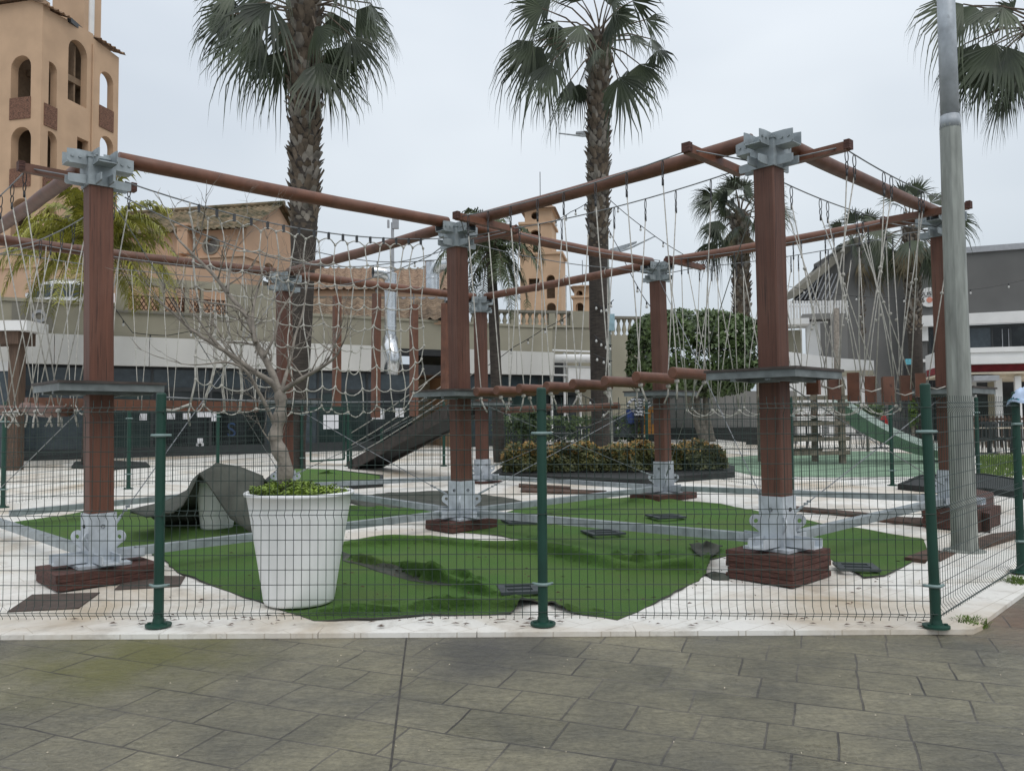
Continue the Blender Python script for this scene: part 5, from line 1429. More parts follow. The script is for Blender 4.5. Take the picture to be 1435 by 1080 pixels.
# open bay with warm lamps; ochre interior walls carry their glow in the colour
o0,o1=B.S(534),B.S(640)
mb=MB();B.box(mb,o0,o1,.3,2.95,3.0,3.1);B.box(mb,o0-.1,o0,.3,2.95,.15,3.0);B.box(mb,o1,o1+.1,.3,2.95,.15,3.0);mb.build('bar_interior',MT['tan'],root)
mb=MB();B.box(mb,o0,o1,2.95,3.0,.15,3.0);B.box(mb,o0+.3,o0+1.6,.4,1.4,1.6,2.1);mb.build('bar_counter',MT['brown'],root)
mb=MB()
for x,y in((604,533),(588,536),(612,552),(574,545)):
    p=B.pt(B.S(x),B.Z(x,y),1.4);mb.lathe(p,[(0,-.05),(.06,0),(0,.05)],10)
mb.build('lit_lamp',MT['lit'],root)
mb=MB()
for x,y,w_,h_ in((286,578,.40,.28),(240,583,.22,.18),(262,583,.22,.18),(201,584,.2,.2),(455,583,.0,0),(530,580,.42,.35),(560,578,.3,.3),(300,583,.14,.3)):
    if w_:B.box(mb,B.S(x)-w_/2,B.S(x)+w_/2,B.Z(x,y)-h_/2,B.Z(x,y)+h_/2,.0,.012)
mb.build('paper_notice',MT['paper'],root)
mb=MB();B.box(mb,B.S(277),B.S(285),B.Z(281,619),B.Z(281,614),.03,.05);B.plate(mb,[circ(B.S(281),B.Z(281,623),.11),circ(B.S(281),B.Z(281,623),.05)[::-1]],.03,.02);mb.build('door_sticker',MT['paper'],root)
text_part('blue_sign','S',.62,B.pt(B.S(325),B.Z(325,603),.03),B.u,ZZ,-B.n,MT['blueS'],root)
mb=MB();B.box(mb,sl,sr_,4.38,4.53,.36,9);mb.build('roof_deck',MT['khakid'],root)
# open frame right of the fascia: white panels and bars
root=thing('loading_bay','white framed loading bay with rolled awning right of the long fascia, before the palm','awning frame',B.pt(B.S(800),.5))
mb=MB()
xa,xb=B.S(772),B.S(838)
for x in(xa,B.S(790),B.S(812),xb):B.box(mb,x-.035,x+.035,.45,3.9,-.1,-.03)
for y in(492,514,526):B.box(mb,xa,xb,B.Z(800,y)-.03,B.Z(800,y)+.03,-.18,-.11)
mb.build('steel_frame',MT['white'],root)
mb=MB();mb.tube([B.pt(xa,B.Z(800,504),-.3),B.pt(B.S(838),B.Z(838,503),-.3)],.16,12);mb.build('rolled_awning',MT['white'],root,smooth=True)
mb=MB();B.box(mb,B.S(792),B.S(838),B.Z(800,545),B.Z(800,516),-.25,-.19);mb.build('white_panel',MT['white'],root)
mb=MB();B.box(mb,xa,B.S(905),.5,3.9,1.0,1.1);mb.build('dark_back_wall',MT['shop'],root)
# ducts
def duct(label,px,ytop,Yd,r,zbot,elbow,grp='shiny ventilation ducts'):
    b=P(px,560,Yd);zt_=P(px,ytop,Yd).z;b.z=zbot;root=thing('vent_duct',label,'duct',b,grp)
    mb=MB();prof=[];z=zbot
    while z<zt_:
        prof+=[(r,z-zbot),(r,z-zbot+.5),(r*1.06,z-zbot+.51),(r*1.06,z-zbot+.55),(r,z-zbot+.56)];z+=.58
    mb.lathe(b,prof,20);mb.build('pipe',MT['duct'],root,smooth=False)
    mb=MB();pts=[];
    for i in range(9):
        a=math.pi*.5*i/8;pts.append(V((b.x,b.y,zt_))+V((elbow*r*1.5*(1-math.cos(a)),-.1*(1-math.cos(a)),r*1.5*math.sin(a))))
    pts.append(pts[-1]+V((elbow*r*1.2,-.1,0)));mb.tube(pts,r*1.02,18,cap=False);mb.build('elbow',MT['duct'],root,smooth=True)
    mb=MB();mb.lathe(pts[-1]-V((elbow*.03,0,0)),[(0,0),(r*.97,0)],18,axis=V((elbow,-.15,0)));mb.build('mouth_shade',MT['black'],root)  # black disc stands in for the shade inside the open pipe
Yd=26.3;duct('tall bright vent duct standing left of the centre post',547,395,Yd,.20,3.9,-1)
duct('bright duct elbow with dark mouth just left of the centre post head',606,386,27.5,.24,5.7,1)
mb=MB();b=B.pt(B.S(548),3.0,-.5);pts=[V((P(547,500,26.3).x,26.3,4.0)),V((P(547,500,26.0).x,26.0,3.7)),V((P(551,520,25.9).x,25.9,3.35)),V((P(549,540,26).x,26.0,2.9))]
mb.tube(pts,.26,14);one(mb,'crumpled_duct',MT['duct'],'crumpled lower end of the bright vent duct before the open bay','duct',smooth=True)
# ---------------- car on the deck
def suv():
    Yc=26.9;c=P(92,414,Yc);zr=P(92,398,Yc).z;zg=zr-1.62
    root=thing('parked_car','white estate car parked on the upper deck behind the parapet, seen through the ropes','car',V((c.x,Yc,zg)))
    prof=[(-2.2,.35),(-2.2,.75),(-2.05,.92),(-1.2,1.02),(-.55,1.52),(-.1,1.60),(1.2,1.58),(1.75,1.42),(2.1,1.0),(2.2,.8),(2.2,.35)]
    def ring(y,k):return [V((c.x+x*.72,Yc+y,zg+(.35+(z-.35)*k))) for x,z in prof]
    mb=MB();ys_=[(-.86,.93),(-.78,1),(.78,1),(.86,.93)];n=len(prof);vs=[]
    for y,k in ys_:vs+=ring(y,k)
    fs=[(i*n+j,i*n+(j+1)%n,(i+1)*n+(j+1)%n,(i+1)*n+j) for i in range(3) for j in range(n)]+[tuple(range(n-1,-1,-1)),tuple(range(3*n,4*n))]
    mb.add(vs,fs);mb.build('body',MT['carw'],root)
    for w_ in([(-1.0,1.04),(-.52,1.42),(-.02,1.48),(-.02,1.06)],[(.06,1.06),(.06,1.48),(.82,1.48),(.82,1.06)],[(.9,1.06),(.9,1.47),(1.35,1.44),(1.75,1.08)]):
        mb=MB();mb.plate([[(q_[0]*.72,q_[1]) for q_ in w_]],V((c.x,Yc-.875,zg-.0)),V((1,0,0)),ZZ,V((0,1,0)),.03);mb.build('side_window',MT['glassb'],root)
    for y in(-.6,.6):
        mb=MB();mb.tube([V((c.x-.29,Yc+y,zg+1.58)),V((c.x-.2,Yc+y,zg+1.66)),V((c.x+.8,Yc+y,zg+1.65)),V((c.x+.9,Yc+y,zg+1.57))],.025,8);mb.build('roof_rail',MT['trim'],root)
    for x in(-1.35,1.35):
        for y in(-.8,.8):
            mb=MB();mb.lathe(V((c.x+x*.72,Yc+y,zg+.33)),[(0,-.1),(.2,-.1),(.33,-.09),(.33,.09),(.2,.1),(0,.1)],20,axis=V((0,1,0)));mb.build('wheel',MT['black'],root)
    mb=MB();mb.box(V((c.x-.66,Yc-.95,zg+1.1)),(.14,.16,.12));mb.build('mirror',MT['carw'],root)
suv()
# ---------------- pink house behind
HP=PLN((P(344,500,30).x,30),(.978,-.208))
C=P(344,320,30);ez=C.z
root=thing('pink_house','pink rendered house with mossy tiled roof and a round window, behind the bare tree','house',HP.pt(-4.5,4.9))
Lh=10
mb=MB();rw=HP.sz(296,344)
HP.plate(mb,[rect(-Lh,0,4.2,ez),circ(rw[0],rw[1],.30)[::-1]],0,.35);mb.build('front_wall',MT['pink'],root)
mb=MB();HP.plate(mb,[circ(rw[0],rw[1],.36,24),circ(rw[0],rw[1],.27,24)[::-1]],-.04,.10);mb.build('window_ring',MT['khakid'],root)
mb=MB();HP.plate(mb,[circ(rw[0],rw[1],.31)],.2,.03);mb.build('window_pane',MT['grey2'],root)
# gable side
GP=PLN((C.x,C.y),(.208,.978));gd=4.9;rz_=P(387,286,32.3).z
GA=V((C.x,C.y,0));gu=V((.208,.978,0)).normalized();gn=V((.978,-.208,0))
mb=MB();hole=arch(1.25,2.35,5.2,P(372,371,31.6).z+.1)
mb.plate([[(0,4.2),(gd,4.2),(gd,ez),(gd/2,rz_-.05),(0,ez)],hole[::-1]],GA+gn*0,gu,ZZ,-gn,.35);mb.build('gable_wall',MT['pink'],root)
mb=MB();mb.plate([rect(1.0,2.6,5.0,7)],GA-gn*.4,gu,ZZ,-gn,.05);mb.build('arch_niche',MT['khakid'],root)
mb=MB();e0=HP.pt(-Lh,ez-.05,-.35);e1=HP.pt(.25,ez-.05,-.35);r0=HP.pt(-Lh,rz_,gd/2);r1=HP.pt(.25,rz_,gd/2);tiles(mb,e0,e1,r1,r0,rows=13)
b0=HP.pt(-Lh,ez-.05,gd+.3);b1=HP.pt(.25,ez-.05,gd+.3);tiles(mb,b0,b1,r1,r0,rows=10)
mb.tube([r0+ZZ*.05,r1+ZZ*.05],.11,8)
rf=mb.build('roof',MT['moss'],root)
ch=HP.sz(263,332);mb=MB();HP.box(mb,ch[0]-.22,ch[0]+.22,ez-.9,ez+.15,-.35,-.01);HP.box(mb,ch[0]-.28,ch[0]+.28,ez+.15,ez+.24,-.42,.02);mb.build('wall_vent_box',MT['pink'],root)
mb=MB();HP.box(mb,-Lh,.6,4.2,P(250,366,29.5).z,-1.2,-.02);mb.build('lower_block',MT['pink'],root)
mb=MB();HP.box(mb,-Lh,.65,P(250,366,29.5).z,P(250,366,29.5).z+.08,-1.26,-.02);mb.build('ledge',MT['pink'],root)
# ---------------- ochre tower building
TA=V((P(50,560,35).x,35,0))
def face(u):
    q=PLN((TA.x,TA.y),u);return q
FL=face((.974,-.225));FR=PLN((TA.x,TA.y),(.225,.974));FR.n=V((-.974,.225,0))
root=thing('ochre_tower','ochre tower building with stacked arched openings and lattice balconies at upper left','building',TA+V((0,0,gz(35))))
zt_l=FL.Z(20,4)
lw=[];pan=[]
def rz2(f,x0,x1,y0,y1):
    a=f.sz(x0,(y0+y1)/2)[0];b=f.sz(x1,(y0+y1)/2)[0];xm=(x0+x1)/2
    return a,b,f.sz(xm,y1)[1],f.sz(xm,y0)[1]
mb=MB();hl_=[];hr_=[]
rows_l=[(78,137,167),(178,236,262),(278,330,352)]
for y0,y1,y2 in rows_l:
    a,b,c,d=rz2(FL,15,43,y0,y2);hl_.append(arch(a,b,c,d));pan.append((FL,a,b,c,rz2(FL,15,43,y0,y1)[2]))
    hl_.append(arch(a-2.0,b-2.0,c,d))
FL.plate(mb,[rect(-8,-.004,.2,zt_l)]+[h[::-1] for h in hl_],0,.4)
mb.build('left_wall',MT['tan'],root)
mb=MB()
zs0=FR.sz(52,5)[1]
sR=FR.sz(163.5,300)[0]
for x0,x1,y0,y1,y2 in((56,79.5,85,147,178),(56,79.5,183,240,268),(56,79.5,285,330,352)):
    a,b,c,d=rz2(FR,x0,x1,y0,y2);a=max(a,.17);hr_.append(arch(a,b,c,d));pan.append((FR,a,b,c,rz2(FR,x0,x1,y0,y1)[2]))
a,b,c,d=rz2(FR,95.5,122,57,146);big=(a,b,c,d);hr_.append(arch(a,b,c,d))
for x0,x1,y0,y1,y2 in((139.5,158.5,101,152,182),(139.5,158.5,191,240,265)):
    a,b,c,d=rz2(FR,x0,x1,y0,y2);hr_.append(arch(a,b,c,d));pan.append((FR,a,b,c,rz2(FR,x0,x1,y0,y1)[2]))
a,b,c,d=rz2(FR,108,124,195,212);hr_.append(rect(a,b,c,d))
sM=FR.sz(127,300)[0];zM0=FR.sz(93,28)[1]
top=[(.004,.2),(sR,.2),(sR,FR.sz(160,77)[1]),(sM,FR.sz(128,52)[1]),(sM-.02,FR.sz(126,45)[1]),(FR.sz(96,300)[0],FR.sz(96,28)[1]),(.004,zs0)]
FR.plate(mb,[top]+[h[::-1] for h in hr_],0,.35);mb.build('right_wall',MT['tan'],root)
for f,a,b,c,d in pan:
    mb=MB();f.box(mb,a-.02,b+.02,c,d,-.04,.03);mb.build('lattice_balcony',MT['brick'],root)
# interior: side wall behind the left openings, floors
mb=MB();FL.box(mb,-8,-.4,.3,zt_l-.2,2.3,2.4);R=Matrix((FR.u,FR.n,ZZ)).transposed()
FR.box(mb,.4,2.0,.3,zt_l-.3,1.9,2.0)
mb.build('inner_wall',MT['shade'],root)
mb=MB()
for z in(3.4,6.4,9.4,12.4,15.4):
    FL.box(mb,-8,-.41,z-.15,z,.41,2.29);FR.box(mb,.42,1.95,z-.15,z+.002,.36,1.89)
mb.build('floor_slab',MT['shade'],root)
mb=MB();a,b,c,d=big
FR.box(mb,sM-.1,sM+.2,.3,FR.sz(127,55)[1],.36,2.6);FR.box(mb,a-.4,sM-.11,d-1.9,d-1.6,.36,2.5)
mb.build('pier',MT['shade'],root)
mb=MB()
def eave(f,s0,z0,s1,z1):
    a=f.pt(s0,z0+.02,-.28);b=f.pt(s1,z1+.02,-.28);c=f.pt(s1,z1+.45,.9);d=f.pt(s0,z0+.45,.9);tiles(mb,a,b,c,d,rib=.3,rows=3,amp=.07)
eave(FL,-8,zt_l,.15,zt_l);eave(FR,-.15,zs0,FR.sz(90,300)[0],FR.sz(90,26)[1]);eave(FR,sM+.1,FR.sz(130,54)[1],sR+.25,FR.sz(165,76)[1])
mb.build('roof_edge',MT['tile2'],root)
# stub on the roof with white pipe
q=P(104,20,37.5);mb=MB();mb.box(V((q.x-.35,38.4,q.z+1.6)),(1.5,1.6,4.6));mb.build('roof_turret',MT['tan'],root)
q=P(127,20,38.2);mb=MB();mb.tube([V((q.x,38.2,q.z-1.3)),V((q.x,38.2,q.z+3))],.17,10);mb.build('white_flue',MT['white'],root)
q=P(92,33,36.6);mb=MB();mb.bar(P(97,28,36.4),P(113,42,37.4),.18,.22);mb.build('roof_light',MT['frame'],root)
mb=MB();mb.tube([FR.pt(sM-.05,2,-.05),FR.pt(sM-.05,FR.sz(126,60)[1],-.05)],.04,6);mb.build('downpipe',MT['tan'],root)
# ---------------- brown tiled roofs in the middle
def hipped(label,xL,xR,ye,yr,Ye,Yr,matn,wall_to,grp='tiled houses in the middle distance'):
    e0=P(xL,ye,Ye);e1=P(xR,ye-2,Ye+.4);r0=P(xL+6,yr,Yr);r1=P(xR-6,yr-1,Yr+.4)
    r0.z=r1.z=max(r0.z,r1.z);e1.z=e0.z
    root=thing('tiled_house',label,'house',V(((e0.x+e1.x)/2,Ye,wall_to)),grp)
    mb=MB();tiles(mb,e0,e1,r1,r0,rib=.34,rows=9,amp=.07)
    mb.add([e0,r0,r0+V((0,1,-1.2)),e1,r1,r1+V((0,1,-1.2))],[(0,1,2),(3,5,4),(1,4,5,2)])
    mb.build('roof',MT[matn],root)
    mb=MB();d=(e1-e0);mb.bar(V((e0.x,Ye+.3,(e0.z+wall_to)/2)),V((e1.x,Ye+.7,(e0.z+wall_to)/2)),.25,e0.z-wall_to-.06);mb.build('wall',MT['pink'],root)
    return e0,e1
hipped('brown tiled roof stretching left of the bright duct top',432,655,405,378,33,36.5,'tile2',5)
hipped('long pale tiled lean to roof just above the khaki wall',408,628,447,420,27.6,29.6,'tile',4.7)
mb=MB();a=P(408,418,29.7);b=P(630,420,30.2);mb.bar(V((a.x,29.8,a.z+.02)),V((b.x,30.3,a.z+.02)),.25,.14);one(mb,'grey_ridge_board',MT['khakid'],'grey ridge strip above the lean to roof','ridge board')
# blue grey shelter behind the centre post
q0=P(577,450,31);q1_=P(640,424,31);root=thing('glass_shelter','flat roofed glass shelter on the terrace behind the centre post','shelter',V(((q0.x+q1_.x)/2,31,q0.z)))
mb=MB();mb.box(V(((q0.x+q1_.x)/2,31,q1_.z)),(q1_.x-q0.x+.5,2,.14));mb.build('roof',MT['trim'],root)
for i in range(4):
    mb=MB();x=q0.x+(q1_.x-q0.x)*i/3;mb.box(V((x,30.2,(q0.z+q1_.z)/2-.1)),(.08,.08,q1_.z-q0.z+.2));mb.build('post',MT['trim'],root)
mb=MB();mb.box(V(((q0.x+q1_.x)/2,30.9,(q0.z+q1_.z)/2-.1)),(q1_.x-q0.x,.05,q1_.z-q0.z));mb.build('glass_wall',MT['glassb'],root)
# antenna mast
b=P(551,380,31);t=P(550,312,31);root=thing('antenna_mast','grey antenna mast with a small box on top above the bright duct','mast',b)
mb=MB();mb.tube([V((b.x,31,4.5)),t],.06,8);mb.build('mast_pole',MT['trim'],root)
mb=MB();mb.box(t+V((.12,0,-.05)),(.24,.16,.38));mb.box(t+V((-.16,0,-.05)),(.08,.1,.3));mb.build('antenna_box',MT['trim'],root)
# ---------------- khaki terrace wall with balustrade
W=PLN((P(640,560,31).x,31),(.985,.17))
root=thing('terrace_wall','khaki terrace wall with a stone balustrade, behind the far centre post','terrace wall',W.pt(2.5,.5))
mb=MB();zc_=W.Z(720,458);W.box(mb,W.S(575),W.S(830),.4,zc_,0,.4);W.box(mb,W.S(800),W.S(836),zc_,W.Z(815,436),-.05,.6);W.box(mb,W.S(575),W.S(800),zc_,zc_+.08,-.08,.44);W.box(mb,W.S(858),W.S(905),.4,W.Z(880,470),.0,.4)
mb.build('wall',MT['khaki'],root)
mb=MB();zr_=W.Z(720,434);W.box(mb,W.S(640),W.S(802),zr_-.10,zr_,.02,.36);W.box(mb,W.S(858),W.S(905),W.Z(880,443)-.1,W.Z(880,443),.02,.36);mb.build('handrail',MT['khakid'],root)
def baluster(s0,z0,z1):
    mb=MB();h=z1-z0;mb.lathe(W.pt(s0,z0,.2),[(.09,0),(.09,h*.08),(.05,h*.12),(.10,h*.35),(.07,h*.55),(.045,h*.75),(.08,h*.88),(.09,h)],10);mb.build('baluster',MT['khaki'],root,smooth=True)
x=646
while x<800:baluster(W.S(x),zc_+.08,zr_-.1);x+=9.0
for x in(862,870,878,886,895):baluster(W.S(x),W.Z(880,470),W.Z(880,443)-.1)
mb=MB();
for x in(642,722,775):W.box(mb,W.S(x)-.13,W.S(x)+.13,zc_+.081,zr_-.101,.03,.35)
mb.build('balustrade_pier',MT['khaki'],root)
# ---------------- bell tower (far) and the little one beside it
def belltower(label,x0,x1,Yb,ytop,stages,capy):
    f=PLN((P((x0+x1)/2,560,Yb).x,Yb),(.985,-.17));root=thing('bell_tower',label,'bell tower',f.pt(0,1),'ochre bell towers')
    dep=3.0
    for (a,b,yt_,yb_,ops,w_) in stages:
        s0,s1=f.S(a),f.S(b);z0,z1_=f.Z((a+b)/2,yb_),f.Z((a+b)/2,yt_)
        polys=[rect(s0,s1,z0,z1_)];bk_=[rect(s0,s1,z0,z1_)]
        for kind,c0,c1,c2,c3 in ops:
            a0,a1,zz0,zz1=f.S(c0),f.S(c1),f.Z((c0+c1)/2,c3),f.Z((c0+c1)/2,c2)
            q=circ((a0+a1)/2,(zz0+zz1)/2,abs(a1-a0)/2) if kind=='o' else arch(a0,a1,zz0,zz1) if kind=='a' else rect(a0,a1,zz0,zz1)
            polys.append(q[::-1])
            if w_:bk_.append(q[::-1])
        mb=MB();f.plate(mb,polys,0,.4);f.plate(mb,bk_,dep-.4,.4);f.box(mb,s0,s0+.4,z0,z1_,.401,dep-.401);f.box(mb,s1-.4,s1,z0,z1_,.401,dep-.401)
        f.box(mb,s0-.15,s1+.15,z1_,z1_+.18,-.15,dep+.15)
        mb.build('stage',MT['tan'],root)
        if not w_:
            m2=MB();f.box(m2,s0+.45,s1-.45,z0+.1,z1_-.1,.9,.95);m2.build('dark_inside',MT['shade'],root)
    a,b,yt_,yb_=capy;s0,s1=f.S(a)-.3,f.S(b)+.3;z0=f.Z((a+b)/2,yb_);z1_=f.Z((a+b)/2,yt_)
    mb=MB();q=[f.pt(s0,z0,-.4),f.pt(s1,z0,-.4),f.pt(s1,z0,dep+.4),f.pt(s0,z0,dep+.4)];ap=f.pt((s0+s1)/2,z1_,dep/2)
    mb.add(q+[ap],[(0,1,4),(1,2,4),(2,3,4),(3,0,4),(3,2,1,0)]);mb.build('cap_roof',MT['tile2'],root)
    mb=MB();mb.tube([ap,ap+ZZ*2.2],.03,5);mb.build('finial',MT['iron'],root)
belltower('ochre bell tower with round and arched openings, above the balustrade',731,790,60,275,[(737,775,294,312,[('o',746,757,296,308)],1),(731,775,314,356,[('a',743,760,322,338),('r',748,756,346,354)],1),(730,788,357,470,[('a',767,779,385,418),('a',767,780,424,450),('r',742,757,390,408)],0)],(735,776,273,293))
belltower('smaller ochre bell tower partly hidden by the tall palm trunk',803,828,70,396,[(806,826,403,416,[('a',809,818,407,415)],1),(804,830,417,470,[('a',808,819,424,436)],0)],(805,827,395,402))
# ---------------- right dark grey restaurant building
RB=PLN((P(1355,560,36).x,36),(.925,-.38))
root=thing('grey_restaurant','dark grey restaurant building with white band and round sign, behind the lamp pole','building',RB.pt(0,.6))
sE=RB.S(1560);sW=RB.S(1283);zt_=RB.Z(1395,352)
mb=MB()
zwb=RB.Z(1395,452);zwt=RB.Z(1395,440)
RB.box(mb,sW,sE,zwb,zt_,0,.4);RB.box(mb,sW,RB.S(1300)+.05,.5,zwb,.02,.4)
mb.build('upper_wall',MT['grey'],root)
mb=MB();RB.box(mb,sW-.2,sE,zt_,zt_+.26,-.12,.5);mb.build('roof_trim',MT['trim'],root)
mb=MB();RB.box(mb,sW-.05,sE,zwb-.06,zwt+.05,-.35,-.01);mb.build('white_band',MT['white'],root)
zq=RB.Z(1395,490)
mb=MB();RB.box(mb,sW+.1,RB.S(1303),RB.Z(1292,478),RB.Z(1292,456),-.12,-.02);mb.build('white_panel',MT['white'],root)
x=1303
for x0,x1,gl in((1304,1355,'glass'),(1355,1392,'glassb'),(1392,1418,'glass'),(1418,1450,'glass'),(1450,1480,'glassb')):
    fm=MB();a,b=RB.S(x0),RB.S(x1);RB.box(fm,a,a+.07,zq-.8,zwb-.07,.02,.14);RB.box(fm,a+.07,b,zwb-.2,zwb-.07,.02,.14);f=fm.build('window',MT['frame'],root)
    gm=MB();RB.box(gm,a+.07,b,zq-.8,zwb-.2,.06,.1);gm.build('pane',MT[gl],f)
mb=MB();RB.box(mb,RB.S(1407),RB.S(1408),zq,zwb-.3,.0,.05);RB.box(mb,RB.S(1416),RB.S(1417),zq,zwb-.3,.0,.05);mb.build('white_mullion',MT['trim'],root)
mb=MB();RB.box(mb,sW,sE,.5,zq-.8,.5,.6);mb.build('lower_wall',MT['shop'],root)
mb=MB();RB.box(mb,sW+.1,RB.S(1330),RB.Z(1310,507),RB.Z(1310,503),-.15,.02);mb.build('white_rail',MT['white'],root)
# recessed left wing of the grey building
RL=PLN((RB.pt(sW,0).x-.02,RB.pt(sW,0).y+1.2),(1,.10))
mb=MB();a=RL.S(1150);RL.plate(mb,[[(a,.6),(2.5,.6),(2.5,RL.Z(1283,356)),(0,RL.Z(1283,352)),(RL.S(1205),RL.Z(1205,338)),(RL.S(1196),RL.Z(1196,340)),(a,RL.Z(1150,368))]],0,.4);mb.build('wing_wall',MT['grey'],root)
mb=MB();RL.plate(mb,[[(RL.S(1108),RL.Z(1108,420)),(RL.S(1112),RL.Z(1112,408)),(RL.S(1196),RL.Z(1196,336)),(RL.S(1210),RL.Z(1210,334)),(RL.S(1205),RL.Z(1205,341)),(RL.S(1120),RL.Z(1120,412))]],-.5,.9);mb.build('sloping_verge',MT['khakid'],root)
for i in range(9):
    mb=MB();xx=1117+i*6;mb.bar(RL.pt(RL.S(xx),RL.Z(xx,420),-.1),RL.pt(RL.S(xx+16),RL.Z(xx+16,384+max(0,(3-i))*8),-.1),.05,.05);mb.build('slat',MT['trim'],root)
mb=MB();RL.plate(mb,[[(RL.S(1114),RL.Z(1114,424)),(RL.S(1150),RL.Z(1150,424)),(RL.S(1150),RL.Z(1150,372))]],.1,.2);mb.build('dark_gable_back',MT['shop'],root)
# sign
sc_=RB.sz(1302,417);c=RB.pt(sc_[0],sc_[1],-.12)
root=thing('round_sign','round white sushi sign with a pink disc on the dark grey building','sign',c)
mb=MB();mb.lathe(c,[(0,.05),(.43,.05),(.445,.03),(.445,-.09),(0,-.09)],36,axis=-RB.n);mb.build('disc',MT['white'],root)
text_part('lettering','SUSHI',.25,c-RB.n*.062+ZZ*.14,RB.u,ZZ,-RB.n,MT['black'],root,.006,1.15)
text_part('lettering','S',.29,c-RB.n*.062-ZZ*.13-RB.u*.26,RB.u,ZZ,-RB.n,MT['black'],root,.006)
text_part('lettering','M',.29,c-RB.n*.062-ZZ*.13+RB.u*.26,RB.u,ZZ,-RB.n,MT['black'],root,.006)
MT['salmon']=M('salmon_disc',(.62,.25,.18),rough=.7,var=.15)
mb=MB();mb.lathe(c-RB.n*.06-ZZ*.13,[(0,.012),(.125,.012),(.125,0)],24,axis=-RB.n);mb.build('pink_disc',MT['salmon'],root)
# white canopy and tent with columns
CP=PLN((P(1360,560,27).x,27),(.95,-.31))
root=thing('white_canopy','white stepped canopy on slim white columns at the right edge, red valance below','canopy',CP.pt(1,.4))
a,b=CP.S(1322),CP.S(1530)
zc0,zc1,zc2,zc3=CP.Z(1400,510),CP.Z(1400,501),CP.Z(1400,494),CP.Z(1400,487)
mb=MB();CP.box(mb,a,b,zc0,zc1,-.30,3.2);CP.box(mb,a,b,zc1+.004,zc2,-.22,3.2);CP.box(mb,a,b,zc2+.004,zc3,-.28,3.2);mb.build('canopy_top',MT['white'],root)
mb=MB();CP.box(mb,a,b,CP.Z(1400,520),zc0-.004,.1,3.0);mb.build('valance',MT['red'],root)
mb=MB();CP.box(mb,a,b,CP.Z(1400,524),CP.Z(1400,521),-.1,4);CP.box(mb,CP.S(1385),b,CP.Z(1400,529),CP.Z(1400,524)-.004,.2,4);mb.build('cream_ceiling',MT['cream'],root)
for x,w_,dp in((1377,.17,1.2),(1405,.20,.4),(1429,.18,.1),(1470,.2,.1)):
    mb=MB();CP.box(mb,CP.S(x)-w_/2,CP.S(x)+w_/2,.4,CP.Z(1400,527),dp,dp+w_);mb.build('column',MT['white'],root)
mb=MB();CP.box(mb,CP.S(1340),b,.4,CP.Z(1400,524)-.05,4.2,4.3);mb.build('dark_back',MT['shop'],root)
mb=MB();CP.box(mb,CP.S(1412),CP.S(1425),.4,CP.Z(1400,527),2.5,2.6);CP.box(mb,CP.S(1385),CP.S(1390),.4,CP.Z(1400,530),2.5,2.6);mb.build('wall_pier',MT['khaki'],root)
mb=MB();CP.box(mb,CP.S(1360),CP.S(1395),CP.Z(1380,534),CP.Z(1380,527),-.6,1.0);mb.build('grey_lintel',MT['trim'],root)
# cream walls, white pickets, white blocks left of the right wing
CW=PLN((P(1160,560,33).x,33),(.96,-.28))
root=thing('white_boundary_wall','cream boundary wall sloping right, with grey blocks and canopy behind the climbing frame','wall',CW.pt(0,.5))
mb=MB();CW.plate(mb,[[(CW.S(1070),.5),(CW.S(1226),.5),(CW.S(1226),CW.Z(1226,505)),(CW.S(1180),CW.Z(1180,502)),(CW.S(1100),CW.Z(1100,492)),(CW.S(1070),CW.Z(1070,490))]],0,.3)
mb.build('cream_wall',MT['white'],root)
mb=MB();CW.box(mb,CW.S(1085),CW.S(1128),CW.Z(1110,495),CW.Z(1110,459),1.0,1.3);mb.build('khaki_block',MT['khaki'],root)
mb=MB();CW.box(mb,CW.S(1090),CW.S(1136),CW.Z(1110,455),CW.Z(1110,447),-.2,1.6);CW.box(mb,CW.S(1134),CW.S(1154),CW.Z(1150,500),CW.Z(1150,447),.8,1.4);mb.build('white_canopy_slab',MT['white'],root)
mb=MB();CW.box(mb,CW.S(1128),CW.S(1168),CW.Z(1150,445),CW.Z(1150,437),.5,1.6);CW.box(mb,CW.S(1168),CW.S(1192),.5,CW.Z(1180,437),.5,1.8);mb.build('grey_block',MT['grey2'],root)
mb=MB();CW.box(mb,CW.S(1090),CW.S(1225),CW.Z(1110,528),CW.Z(1110,521),-.1,.0);mb.build('khaki_strip',MT['khaki'],root)
PK=PLN((P(1150,560,35.5).x,35.5),(1,.02));root=thing('picket_railing','white picket railing on the roof terrace left of the palms','railing',PK.pt(0,4))
x=1098
while x<1192:
    mb=MB();PK.box(mb,PK.S(x),PK.S(x)+.09,PK.Z(1145,452),PK.Z(1145,421)+rnd.uniform(-.02,.02),0,.04);mb.build('picket',MT['white'],root);x+=4.1
mb=MB();PK.box(mb,PK.S(1096),PK.S(1193),PK.Z(1145,429)-.03,PK.Z(1145,429)+.03,.045,.09);PK.box(mb,PK.S(1096),PK.S(1193),PK.Z(1145,448)-.03,PK.Z(1145,448)+.03,.045,.09);mb.build('rail',MT['white'],root)
for x in(1207,1140,1196):
    pass
# grey mast right of the ficus and round bollard posts in the wall
mb=MB();b=P(1172,560,31);mb.tube([V((b.x,31,.5)),P(1172,432,31)],.10,10);one(mb,'grey_pillar',MT['bark'],'weathered grey pole before the grey block left of the palms','pole',smooth=True)
